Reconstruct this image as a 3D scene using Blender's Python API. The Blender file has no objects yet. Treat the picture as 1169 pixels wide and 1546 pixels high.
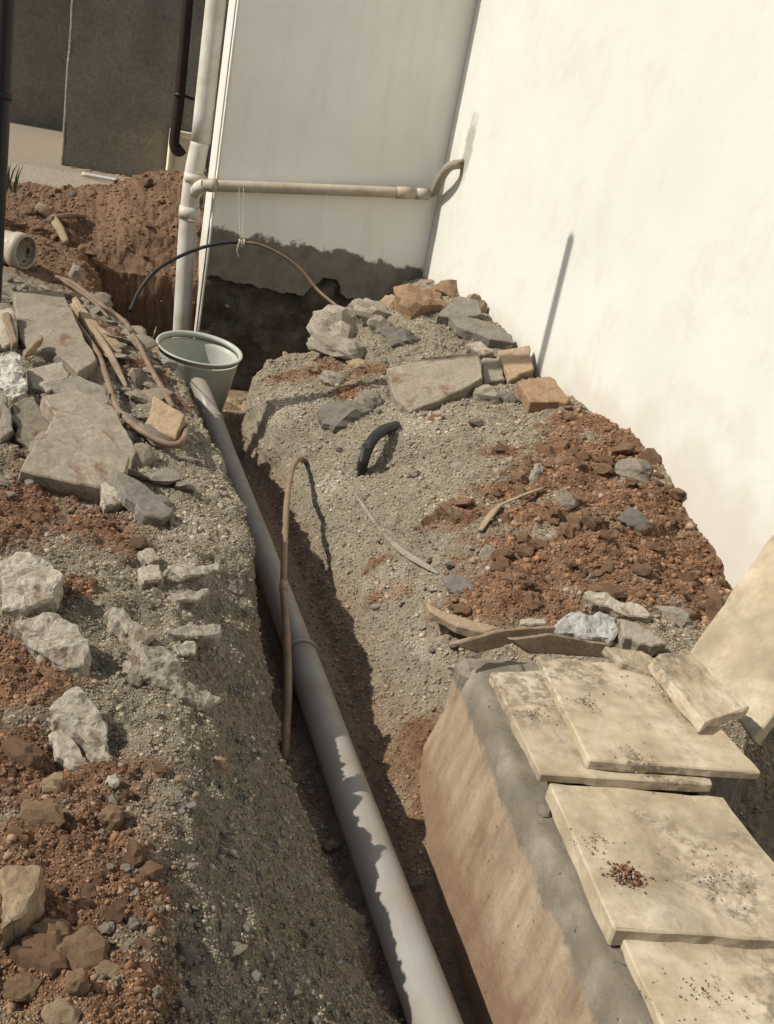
import bpy, bmesh, math, random
import numpy as np
from mathutils import Vector, Matrix, Quaternion
from mathutils.bvhtree import BVHTree

random.seed(11); rng = np.random.default_rng(11)
S = bpy.context.scene
COL = S.collection

# ------------------------------------------------------------------ camera, light, exposure
W, Hh, F = 1169.0, 1546.0, 1550.0
NAD = (-211.0, 4700.0); YAW = math.radians(19.7); CZ = 1.55
def cam_basis():
    n = np.array([(NAD[0]-W/2)/F, -(NAD[1]-Hh/2)/F, 1.0]); n /= np.linalg.norm(n)
    up = -n; fw = np.array([0, 0, 1.0]) - up*up[2]; fw /= np.linalg.norm(fw)
    rt = np.cross(up, fw)
    FW = np.array([math.sin(YAW), math.cos(YAW), 0]); RT = np.array([math.cos(YAW), -math.sin(YAW), 0])
    return np.outer(FW, fw) + np.outer(RT, rt) + np.outer([0, 0, 1.0], up)
R = cam_basis(); O = np.array([0.0, 0.0, CZ])
cd = bpy.data.cameras.new('camera'); cam = bpy.data.objects.new('camera', cd); COL.objects.link(cam)
cd.sensor_fit = 'VERTICAL'; cd.sensor_height = 24.0; cd.lens = F/Hh*24.0; cd.clip_start = 0.05; cd.clip_end = 500
m = Matrix.Identity(4)
for i in range(3):
    m[i][0], m[i][1], m[i][2], m[i][3] = R[i, 0], R[i, 1], -R[i, 2], O[i]
cam.matrix_world = m; S.camera = cam

SUN_EL = math.radians(42.0); LK = -0.05            # light travels toward +x, slightly toward the viewer
SD = Vector((math.cos(SUN_EL)/math.hypot(1, LK), LK*math.cos(SUN_EL)/math.hypot(1, LK), -math.sin(SUN_EL)))
w = bpy.data.worlds.new('World'); S.world = w; w.use_nodes = True
sk = w.node_tree.nodes.new('ShaderNodeTexSky'); sk.sky_type = 'NISHITA'; sk.sun_disc = False
sk.sun_elevation = SUN_EL; sk.sun_rotation = math.atan2(-SD.x, -SD.y); sk.air_density = 1.0; sk.dust_density = 3.0
bg = w.node_tree.nodes['Background']; bg.inputs[1].default_value = 0.085
w.node_tree.links.new(sk.outputs[0], bg.inputs[0])
sl = bpy.data.lights.new('sun', 'SUN'); sl.energy = 4.4; sl.angle = math.radians(0.5); sl.color = (1.0, 0.962, 0.86)
so = bpy.data.objects.new('sun', sl); COL.objects.link(so); so.location = (-4, 2, 6)
so.rotation_mode = 'QUATERNION'; so.rotation_quaternion = SD.to_track_quat('-Z', 'Y')
S.view_settings.view_transform = 'Standard'; S.view_settings.look = 'None'
S.view_settings.gamma = 1.0; S.view_settings.use_curve_mapping = False; S.view_settings.exposure = 0.08

# ------------------------------------------------------------------ pixel helpers (photo pixels -> points in the place)
def ray(px, py): return R @ np.array([(px-W/2)/F, -(py-Hh/2)/F, 1.0])
def atz(px, py, z): d = ray(px, py); return Vector(O + d*(z-CZ)/d[2])
def atx(px, py, x): d = ray(px, py); return Vector(O + d*(x/d[0]))
def aty(px, py, y): d = ray(px, py); return Vector(O + d*(y/d[1]))
def atplane(px, py, c, n):
    d = Vector(ray(px, py)); o = Vector(O); return o + d*((c-o).dot(n)/d.dot(n))
def depth(p): return float((np.array(p)-O) @ R[:, 2])

# ------------------------------------------------------------------ noise
_perm = rng.permutation(256); _perm = np.concatenate([_perm, _perm, _perm])
_grad = rng.normal(size=(256, 3)); _grad /= np.linalg.norm(_grad, axis=1)[:, None]
def perlin(p):
    p = np.asarray(p, float); i = np.floor(p).astype(int); f = p - i; i &= 255
    u = f*f*f*(f*(f*6-15)+10); out = 0
    for dx in (0, 1):
        for dy in (0, 1):
            for dz in (0, 1):
                h = _perm[_perm[_perm[i[:, 0]+dx] + i[:, 1]+dy] + i[:, 2]+dz] & 255
                g = np.einsum('ij,ij->i', _grad[h], f-np.array([dx, dy, dz]))
                wt = (u[:, 0] if dx else 1-u[:, 0])*(u[:, 1] if dy else 1-u[:, 1])*(u[:, 2] if dz else 1-u[:, 2])
                out = out + wt*g
    return out*1.6
def fbm(p, sc, oct=3, gain=.5):
    p = np.asarray(p, float)*sc; s = 0; a = 1.0
    for _ in range(oct): s = s + a*perlin(p); p = p*2.03 + 17.3; a *= gain
    return s

def domes(p, sc, seed=0):
    """rounded clods: one dome per jittered cell"""
    p = np.asarray(p, float)*sc; i = np.floor(p).astype(int); best = np.full(len(p), 9.0)
    for dx in (-1, 0, 1):
        for dy in (-1, 0, 1):
            for dz in (-1, 0, 1):
                c = i + np.array([dx, dy, dz]); h = _perm[_perm[_perm[(c[:, 0]+seed) & 255] + (c[:, 1] & 255)] + (c[:, 2] & 255)] & 255
                q = c + .5 + _grad[h]*.42; r = .62 + .5*((h*37 % 101)/101.)
                best = np.minimum(best, ((p-q)**2).sum(1)/r**2)
    return np.sqrt(np.clip(1-best, 0, 1))
# ------------------------------------------------------------------ materials
def nn(nt, t, **kw):
    n = nt.nodes.new(t)
    for k, v in kw.items(): setattr(n, k, v)
    return n
def newmat(name, rough=.85):
    m = bpy.data.materials.new(name); m.use_nodes = True; nt = m.node_tree
    b = nt.nodes['Principled BSDF']; b.inputs['Roughness'].default_value = rough
    b.inputs['Specular IOR Level'].default_value = .25
    return m, nt, b
def c4(c): return (c[0], c[1], c[2], 1)
def coords(nt, kind='Object'):
    return nn(nt, 'ShaderNodeTexCoord').outputs[kind]
def noise(nt, co, scale, detail=6, rough=.6, dist=0):
    n = nn(nt, 'ShaderNodeTexNoise'); n.inputs['Scale'].default_value = scale; n.inputs['Detail'].default_value = detail
    n.inputs['Roughness'].default_value = rough; n.inputs['Distortion'].default_value = dist
    nt.links.new(co, n.inputs['Vector']); return n.outputs['Fac']
def ramp(nt, fac, stops):
    r = nn(nt, 'ShaderNodeValToRGB'); e = r.color_ramp.elements
    while len(e) < len(stops): e.new(.5)
    for k, (p, c) in enumerate(stops): e[k].position = p; e[k].color = c4(c) if not isinstance(c, (int, float)) else (c, c, c, 1)
    nt.links.new(fac, r.inputs[0]); return r.outputs[0]
def mix(nt, fac, a, b, mode='MIX'):
    x = nn(nt, 'ShaderNodeMix', data_type='RGBA', blend_type=mode)
    for sock, v in ((x.inputs[0], fac), (x.inputs[6], a), (x.inputs[7], b)):
        if isinstance(v, (int, float)): sock.default_value = v
        elif isinstance(v, tuple): sock.default_value = c4(v)
        else: nt.links.new(v, sock)
    return x.outputs[2]
def math_(nt, op, a, b=0.0, c=None):
    x = nn(nt, 'ShaderNodeMath', operation=op)
    for s, v in zip(x.inputs, (a, b, c)):
        if v is None: continue
        if isinstance(v, (int, float)): s.default_value = v
        else: nt.links.new(v, s)
    return x.outputs[0]
def bump(nt, b, h, strength=.5, dist=.01):
    n = nn(nt, 'ShaderNodeBump'); n.inputs['Strength'].default_value = strength; n.inputs['Distance'].default_value = dist
    nt.links.new(h, n.inputs['Height']); nt.links.new(n.outputs[0], b.inputs['Normal'])
def grainy(name, cols, scale=14, bscale=90, bd=.006, bs=.7, rough=.9, rnd=.35, fine=True, spots=None):
    """rough mineral surface: colour from noise, value shifted per object, fine relief"""
    m, nt, b = newmat(name, rough); co = coords(nt)
    c = ramp(nt, noise(nt, co, scale, 8, .65), [(.25 + .5*i/(len(cols)-1), k) for i, k in enumerate(cols)])
    if spots:
        f = ramp(nt, noise(nt, co, spots[1], 5, .7, .5), [(spots[2], 0.0), (spots[2]+.1, 1.0)])
        c = mix(nt, f, c, spots[0])
    if rnd:
        oi = nn(nt, 'ShaderNodeObjectInfo'); v = math_(nt, 'MULTIPLY_ADD', oi.outputs['Random'], rnd, 1-rnd/2)
        hs = nn(nt, 'ShaderNodeHueSaturation'); nt.links.new(c, hs.inputs['Color']); nt.links.new(v, hs.inputs['Value']); c = hs.outputs[0]
    if fine:
        c = mix(nt, ramp(nt, noise(nt, co, bscale*1.7, 4, .8), [(.3, .45), (.7, .0)]), c, (.02, .016, .012))
    nt.links.new(c, b.inputs['Base Color'])
    bump(nt, b, noise(nt, co, bscale, 8, .75), bs, bd)
    return m
M = {}
M['concrete'] = grainy('concrete', [(.23, .195, .15), (.34, .295, .235), (.42, .37, .30)], 9, 60, spots=((.16, .085, .045), 5, .58))
M['grey_slab'] = grainy('grey_slab', [(.23, .19, .14), (.31, .265, .20), (.38, .33, .255)], 7, 45, bs=.5, spots=((.20, .125, .075), 5, .54))
M['lime'] = grainy('lime', [(.32, .27, .20), (.50, .44, .35), (.60, .55, .46)], 22, 70, bd=.008, bs=.9, spots=((.24, .165, .105), 11, .53))
M['tan_stone'] = grainy('tan_stone', [(.26, .18, .11), (.40, .29, .18), (.46, .36, .24)], 10, 50)
M['brown_stone'] = grainy('brown_stone', [(.18, .105, .058), (.30, .19, .11), (.36, .25, .155)], 12, 50, spots=((.35, .28, .2), 7, .62))
M['red_clod'] = grainy('red_clod', [(.22, .118, .066), (.37, .215, .125), (.48, .32, .21)], 25, 80, bd=.012, bs=1, rnd=.5)
M['dark_stone'] = grainy('dark_stone', [(.15, .13, .105), (.22, .195, .16), (.28, .245, .2)], 10, 50)
M['rust_cable'] = grainy('rust_cable', [(.12, .08, .052), (.20, .14, .095), (.27, .195, .14)], 20, 120, bd=.001, bs=.3, rough=.6, rnd=.2, fine=False)
M['old_wood'] = grainy('old_wood', [(.20, .14, .09), (.33, .245, .16), (.38, .30, .20)], 12, 70, bs=.5)
M['black_plastic'] = grainy('black_plastic', [(.018, .018, .02), (.03, .03, .032)], 20, 90, bd=.001, bs=.2, rough=.5, rnd=0, fine=False)
M['black_paint'] = grainy('black_paint', [(.010, .010, .012), (.018, .017, .018)], 12, 60, bd=.001, bs=.2, rough=.35, rnd=0, fine=False)
M['brown_paint'] = grainy('brown_paint', [(.022, .011, .009), (.035, .018, .014)], 12, 60, bd=.001, bs=.2, rough=.4, rnd=0, fine=False)
M['plastic_film'] = grainy('plastic_film', [(.19, .18, .155), (.29, .275, .245), (.38, .365, .33)], 14, 40, bs=.4, rough=.4, rnd=.1, fine=False)
M['cream'] = grainy('cream', [(.70, .60, .42), (.80, .70, .52)], 8, 60, bs=.2, rnd=0, fine=False)
M['white_rag'] = grainy('white_rag', [(.40, .36, .30), (.58, .54, .47), (.66, .62, .55)], 14, 60, bs=.5, rnd=.1, spots=((.25, .2, .15), 8, .6))
M['grass'] = grainy('grass', [(.05, .07, .02), (.09, .11, .04)], 20, 60, bs=0, rnd=0, fine=False)
M['string'] = grainy('string', [(.36, .31, .24), (.45, .40, .32)], 30, 90, bs=0, rnd=0, fine=False)

def m_pvc(name, base, dirt, amt, rough=.42, streak=True):
    m, nt, b = newmat(name, rough); co = coords(nt)
    mp = nn(nt, 'ShaderNodeMapping'); mp.inputs['Scale'].default_value = (1, .12, 1) if streak else (1, 1, .3); nt.links.new(co, mp.inputs[0])
    f = ramp(nt, noise(nt, co, 7, 6, .65), [(.5-amt*.3, 0.0), (.8, 1.0)])
    c = mix(nt, f, base, dirt)
    g = ramp(nt, noise(nt, mp.outputs[0], 60, 4, .7), [(.45, 0.0), (.75, .5)])
    c = mix(nt, g, c, dirt)
    nt.links.new(c, b.inputs['Base Color'])
    rr = ramp(nt, noise(nt, co, 15, 5), [(.3, rough-.1), (.7, rough+.25)]); nt.links.new(rr, b.inputs['Roughness'])
    bump(nt, b, noise(nt, mp.outputs[0], 40, 4), .12, .002)
    return m
M['grey_pvc'] = m_pvc('grey_pvc', (.30, .296, .288), (.245, .20, .15), 1.0)
M['white_pvc'] = m_pvc('white_pvc', (.62, .60, .55), (.42, .36, .26), .35, streak=False)
M['stained_pvc'] = m_pvc('stained_pvc', (.44, .41, .345), (.30, .225, .14), .7, streak=False)
M['tub_plastic'] = m_pvc('tub_plastic', (.43, .455, .40), (.35, .34, .28), .4, .35, streak=False)

def m_whitewall():
    m, nt, b = newmat('white_paint_wall', .9); co = coords(nt)
    c = ramp(nt, noise(nt, co, 1.3, 7, .6), [(.3, (.575, .565, .525)), (.6, (.63, .62, .58))])
    c = mix(nt, ramp(nt, noise(nt, co, 4.5, 8, .7, .4), [(.52, 0.0), (.74, .5)]), c, (.49, .465, .41))
    c = mix(nt, ramp(nt, noise(nt, co, 45, 3, .6), [(.67, 0.0), (.73, .5)]), c, (.46, .42, .35))
    # splash of earth low on the wall
    sx = nn(nt, 'ShaderNodeSeparateXYZ'); nt.links.new(co, sx.inputs[0])
    h = math_(nt, 'ADD', sx.outputs[2], math_(nt, 'MULTIPLY', noise(nt, co, 6, 6), .5))
    c = mix(nt, ramp(nt, h, [(.82, .75), (1.02, 0.0)]), c, (.52, .48, .41))
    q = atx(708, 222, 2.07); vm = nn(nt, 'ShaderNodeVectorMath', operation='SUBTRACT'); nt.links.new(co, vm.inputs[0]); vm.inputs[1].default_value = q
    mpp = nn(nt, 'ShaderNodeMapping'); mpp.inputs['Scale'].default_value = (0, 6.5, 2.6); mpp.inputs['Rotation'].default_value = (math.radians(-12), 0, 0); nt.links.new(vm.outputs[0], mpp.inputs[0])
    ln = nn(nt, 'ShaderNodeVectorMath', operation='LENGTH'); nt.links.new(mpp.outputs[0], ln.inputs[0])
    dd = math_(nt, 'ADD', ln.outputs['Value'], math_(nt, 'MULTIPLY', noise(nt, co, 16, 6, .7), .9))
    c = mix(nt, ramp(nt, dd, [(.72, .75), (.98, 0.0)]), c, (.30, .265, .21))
    nt.links.new(c, b.inputs['Base Color'])
    bump(nt, b, noise(nt, co, 22, 8, .65), .22, .006)
    return m
def m_shadewall():
    m, nt, b = newmat('old_white_plaster', .9); co = coords(nt)
    sx = nn(nt, 'ShaderNodeSeparateXYZ'); nt.links.new(co, sx.inputs[0])
    c = ramp(nt, noise(nt, co, 2.0, 7, .6), [(.3, (.79, .765, .685)), (.65, (.86, .84, .765))])
    mp = nn(nt, 'ShaderNodeMapping'); mp.inputs['Scale'].default_value = (5, 5, .7); nt.links.new(co, mp.inputs[0])
    c = mix(nt, ramp(nt, noise(nt, mp.outputs[0], 2.2, 6, .6), [(.5, 0.0), (.8, .22)]), c, (.52, .45, .34))
    # bare cement below an uneven painted edge, falling to the right
    hz = math_(nt, 'ADD', sx.outputs[2], math_(nt, 'MULTIPLY', sx.outputs[0], .03))
    hz = math_(nt, 'ADD', hz, math_(nt, 'MULTIPLY', math_(nt, 'SUBTRACT', noise(nt, co, 5.5, 7, .62), .5), .24))
    damp = ramp(nt, hz, [(.755, 1.0), (.772, 0.0)])
    cem = ramp(nt, noise(nt, co, 10, 8, .65), [(.3, (.13, .115, .095)), (.7, (.24, .215, .18))])
    c = mix(nt, damp, c, cem)
    nt.links.new(c, b.inputs['Base Color'])
    bump(nt, b, noise(nt, co, 26, 8, .65), .3, .006)
    return m
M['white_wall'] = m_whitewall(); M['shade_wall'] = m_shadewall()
M['foundation'] = grainy('foundation', [(.06, .047, .035), (.13, .105, .08), (.24, .205, .16)], 9, 34, bd=.02, bs=1, rnd=0)
M['dark_render'] = grainy('dark_render', [(.39, .35, .27), (.50, .45, .35), (.62, .56, .45)], 2.5, 24, bd=.06, bs=1, rnd=.12)

def m_slab(nm, mould):
    m, nt, b = newmat(nm, .88); co = coords(nt)
    oi = nn(nt, 'ShaderNodeObjectInfo'); va = nn(nt, 'ShaderNodeVectorMath', operation='ADD'); nt.links.new(co, va.inputs[0])
    cb = nn(nt, 'ShaderNodeCombineXYZ'); nt.links.new(math_(nt, 'MULTIPLY', oi.outputs['Random'], 37.), cb.inputs[0]); nt.links.new(cb.outputs[0], va.inputs[1])
    co = va.outputs[0]
    c = ramp(nt, noise(nt, co, 5, 8, .6), [(.28, (.25, .20, .128)), (.47, (.41, .34, .235)), (.70, (.56, .495, .38))])
    c = mix(nt, ramp(nt, noise(nt, co, 28, 5, .7), [(.42, 0.0), (.7, .6)]), c, (.27, .20, .13))
    big = noise(nt, co, 3.6, 3, .5); sm = noise(nt, co, 30, 6, .75)
    f = math_(nt, 'MULTIPLY', ramp(nt, big, [(mould, 0.0), (mould+.1, 1.0)]), ramp(nt, sm, [(.45, 0.0), (.56, 1.0)]))
    c = mix(nt, math_(nt, 'MULTIPLY', f, .62), c, (.075, .062, .045))
    c = mix(nt, ramp(nt, noise(nt, co, 2.6, 6, .7, .6), [(.50, 0.0), (.66, .6)]), c, (.21, .175, .12))
    c = mix(nt, ramp(nt, noise(nt, co, 70, 2, .5), [(.74, 0.0), (.80, .6)]), c, (.12, .08, .05))
    nt.links.new(c, b.inputs['Base Color'])
    bump(nt, b, noise(nt, co, 50, 8, .7), .35, .004)
    return m
M['cover'] = m_slab('cover_concrete', .50); M['cover_clean'] = m_slab('clean_cover_concrete', .64)
def m_box():
    m, nt, b = newmat('stained_chamber', .9); co = coords(nt)
    sx = nn(nt, 'ShaderNodeSeparateXYZ'); nt.links.new(co, sx.inputs[0])
    cem = ramp(nt, noise(nt, co, 9, 8, .65), [(.25, (.13, .112, .086)), (.5, (.20, .172, .132)), (.74, (.33, .29, .23))])
    mp = nn(nt, 'ShaderNodeMapping'); mp.inputs['Scale'].default_value = (8, 8, 2.0); nt.links.new(co, mp.inputs[0])
    tan = ramp(nt, noise(nt, mp.outputs[0], 2.0, 8, .65), [(.25, (.18, .115, .07)), (.48, (.325, .24, .16)), (.75, (.45, .36, .265))])
    tan = mix(nt, ramp(nt, noise(nt, co, 18, 7, .7), [(.50, 0.0), (.72, .75)]), tan, (.25, .205, .16))
    hr = math_(nt, 'ADD', sx.outputs[2], math_(nt, 'MULTIPLY', math_(nt, 'SUBTRACT', noise(nt, co, 14, 7, .7), .5), .20))
    tan = mix(nt, ramp(nt, hr, [(.05, .7), (.14, 0.0)]), tan, (.20, .115, .068))
    hz = math_(nt, 'ADD', sx.outputs[2], math_(nt, 'MULTIPLY', math_(nt, 'SUBTRACT', noise(nt, co, 13, 8, .72), .5), .10))
    c = mix(nt, ramp(nt, hz, [(.272, 0.0), (.286, 1.0)]), tan, cem)
    c = mix(nt, ramp(nt, noise(nt, co, 60, 2, .5), [(.70, 0.0), (.74, .8)]), c, (.06, .045, .035))
    nt.links.new(c, b.inputs['Base Color'])
    bump(nt, b, noise(nt, co, 34, 8, .75), .8, .010)
    return m
M['box'] = m_box()
def m_attr(name, bscale=110, bd=.008, bs=.9, var=.5):
    m, nt, b = newmat(name, .95); co = coords(nt)
    a = nn(nt, 'ShaderNodeVertexColor'); a.layer_name = 'Col'
    v = ramp(nt, noise(nt, co, 55, 6, .75), [(.25, 1-var), (.75, 1+var*.0 + .25)])
    c = mix(nt, 1.0, a.outputs[0], v, 'MULTIPLY')
    nt.links.new(c, b.inputs['Base Color'])
    h = math_(nt, 'ADD', noise(nt, co, bscale, 6, .8), math_(nt, 'MULTIPLY', noise(nt, co, 28, 5, .6), 1.5))
    bump(nt, b, h, bs, bd)
    return m
M['earth'] = m_attr('earth'); M['gravel'] = m_attr('gravel', bs=.3, bd=.002, var=.25)

# ------------------------------------------------------------------ object helpers
def tag(o, label=None, cat=None, group=None, kind=None):
    for k, v in (('label', label), ('category', cat), ('group', group), ('kind', kind)):
        if v: o[k] = v
    return o
def link(name, me, mat, parent=None, smooth=False):
    if mat and not me.materials: me.materials.append(mat)
    o = bpy.data.objects.new(name, me); COL.objects.link(o)
    if parent is not None:
        o.parent = parent
    if smooth:
        for p in me.polygons: p.use_smooth = True
    return o
def empty(name, loc=(0, 0, 0)):
    o = bpy.data.objects.new(name, None); COL.objects.link(o); o.location = loc; o.empty_display_size = .1
    return o
def adopt(o, parent):
    """parent keeping the part where it stands"""
    o.parent = parent; o.matrix_parent_inverse = Matrix.Translation(-Vector(parent.location))
    return o
def bm_mesh(name, bm):
    me = bpy.data.meshes.new(name); bm.to_mesh(me); bm.free(); return me
def catmull(pts, n=6):
    pts = [Vector(p) for p in pts]
    if len(pts) < 3: return pts
    P = [pts[0]*2-pts[1]] + pts + [pts[-1]*2-pts[-2]]; out = []
    for i in range(1, len(P)-2):
        a, b, c, d = P[i-1:i+3]
        for k in range(n):
            t = k/n
            out.append(.5*((2*b) + (c-a)*t + (2*a-5*b+4*c-d)*t*t + (3*b-a-3*c+d)*t**3))
    out.append(pts[-1]); return out
def tube_mesh(name, pts, r, seg=12, n=6, wall=None, flat=1.0, ring_only=False):
    """swept round tube; r a number or a list along the path; wall = thickness of an open pipe end"""
    P = catmull(pts, n) if n > 1 else [Vector(p) for p in pts]
    rs = r if isinstance(r, (list, tuple)) else [r]*2
    T = [(P[min(i+1, len(P)-1)]-P[max(i-1, 0)]).normalized() for i in range(len(P))]
    u = T[0].orthogonal().normalized(); rings = []
    bm = bmesh.new()
    for i, p in enumerate(P):
        u = (u - T[i]*u.dot(T[i])).normalized(); v = T[i].cross(u)
        x = i/(len(P)-1)*(len(rs)-1); k = min(int(x), len(rs)-2); rr = rs[k]*(1-(x-k)) + rs[k+1]*(x-k)
        rings.append([bm.verts.new(p + u*math.cos(a)*rr + v*math.sin(a)*rr*flat) for a in (2*math.pi*j/seg for j in range(seg))])
    for a, b in zip(rings, rings[1:]):
        for j in range(seg): bm.faces.new((a[j], a[(j+1) % seg], b[(j+1) % seg], b[j]))
    if wall:
        for ring, t, sgn in ((rings[0], T[0], 1), (rings[-1], T[-1], -1)):
            c = sum((q.co for q in ring), Vector())/seg
            inn = [bm.verts.new(c + (q.co-c)*(1-wall/(q.co-c).length)) for q in ring]
            deep = [bm.verts.new(q.co + t*sgn*min(.25, (P[-1]-P[0]).length*.45)) for q in inn]
            for j in range(seg):
                k = (j+1) % seg
                bm.faces.new((ring[j], ring[k], inn[k], inn[j])); bm.faces.new((inn[j], inn[k], deep[k], deep[j]))
            if not ring_only: bm.faces.new(deep)
    else:
        bm.faces.new(rings[0][::-1]); bm.faces.new(rings[-1])
    bmesh.ops.recalc_face_normals(bm, faces=bm.faces)
    for f in bm.faces: f.smooth = len(f.verts) == 4
    return bm_mesh(name, bm)
def tube(name, pts, r, mat, parent=None, **k):
    o = link(name, tube_mesh(name, pts, r, **k), mat)
    if parent is not None: adopt(o, parent)
    return o
def box_mesh(name, a, b, bev=.004):
    bm = bmesh.new(); bmesh.ops.create_cube(bm, size=1)
    for v in bm.verts: v.co = Vector([(a[i]+b[i])/2 + v.co[i]*(b[i]-a[i]) for i in range(3)])
    if bev: bmesh.ops.bevel(bm, geom=bm.edges[:], offset=bev, segments=2, affect='EDGES')
    return bm_mesh(name, bm)
def prism_mesh(name, pts, n, thick, rough=0.0, cuts=2, jit=0.0, origin=None, bev=0.004, nsc=25):
    """a plate: outline pts (world) extruded by thick against n, broken edges, rough faces"""
    n = Vector(n).normalized(); Q = []
    L = sum((pts[i]-pts[i-1]).length for i in range(len(pts)))
    step = L/22 if jit else 1e9; jit = min(jit, step*.21); rough = min(rough, L*.024)
    for i, p in enumerate(pts):
        q = pts[(i+1) % len(pts)]; k = max(1, int((q-p).length/step))
        for j in range(k):
            x = p.lerp(q, j/k)
            if j and jit: x = x + Vector(rng.normal(size=3))*jit
            Q.append(x - n*(x-pts[0]).dot(n) if jit else x)
    bm = bmesh.new(); top = [bm.verts.new(p) for p in Q]
    bot = [bm.verts.new(p - n*thick*(1 if not jit else random.uniform(.94, 1.04)) + (Vector(rng.normal(size=3))*jit if jit else Vector())) for p in Q]
    bm.faces.new(top); bm.faces.new(bot[::-1])
    for i in range(len(Q)):
        j = (i+1) % len(Q); bm.faces.new((top[j], top[i], bot[i], bot[j]))
    bmesh.ops.recalc_face_normals(bm, faces=bm.faces)
    if bev:
        bmesh.ops.bevel(bm, geom=[e for e in bm.edges if len(e.link_faces) == 2 and e.calc_face_angle(0) > .7], offset=bev, segments=1, affect='EDGES')
    bmesh.ops.triangulate(bm, faces=bm.faces[:])
    if rough:
        for _ in range(cuts):
            le = [e for e in bm.edges if e.calc_length() > max(.012, L/40)]
            bmesh.ops.subdivide_edges(bm, edges=le, cuts=1); bmesh.ops.triangulate(bm, faces=bm.faces[:])
        bm.normal_update()
        co = np.array([v.co for v in bm.verts]); d = fbm(co + rng.uniform(0, 50), nsc, 4, .6)*rough
        for v, k in zip(bm.verts, d): v.co += v.normal*float(k)
    c = Vector(origin) if origin is not None else sum(pts, Vector())/len(pts)
    for v in bm.verts: v.co -= c
    return bm_mesh(name, bm), c
def rock_mesh(name, sub=2, planes=9, rough=.08, seed=0, lumpy=0):
    r = np.random.default_rng(seed); bm = bmesh.new(); bmesh.ops.create_icosphere(bm, subdivisions=sub, radius=1)
    co = np.array([v.co for v in bm.verts])
    N = r.normal(size=(planes, 3)); N /= np.linalg.norm(N, axis=1)[:, None]; D = r.uniform(.55, .85, planes)
    dots = co @ N.T
    sc = np.where(dots > 1e-3, D/np.maximum(dots, 1e-3), 9).min(axis=1); co = co*np.minimum(1, sc)[:, None]
    co = co*(1 + rough*fbm(co + seed*3.1, 2.2, 3)[:, None] + lumpy*fbm(co + seed*1.7, 1.2, 2)[:, None])
    for v, k in zip(bm.verts, co): v.co = k
    return bm_mesh(name, bm)

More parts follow.
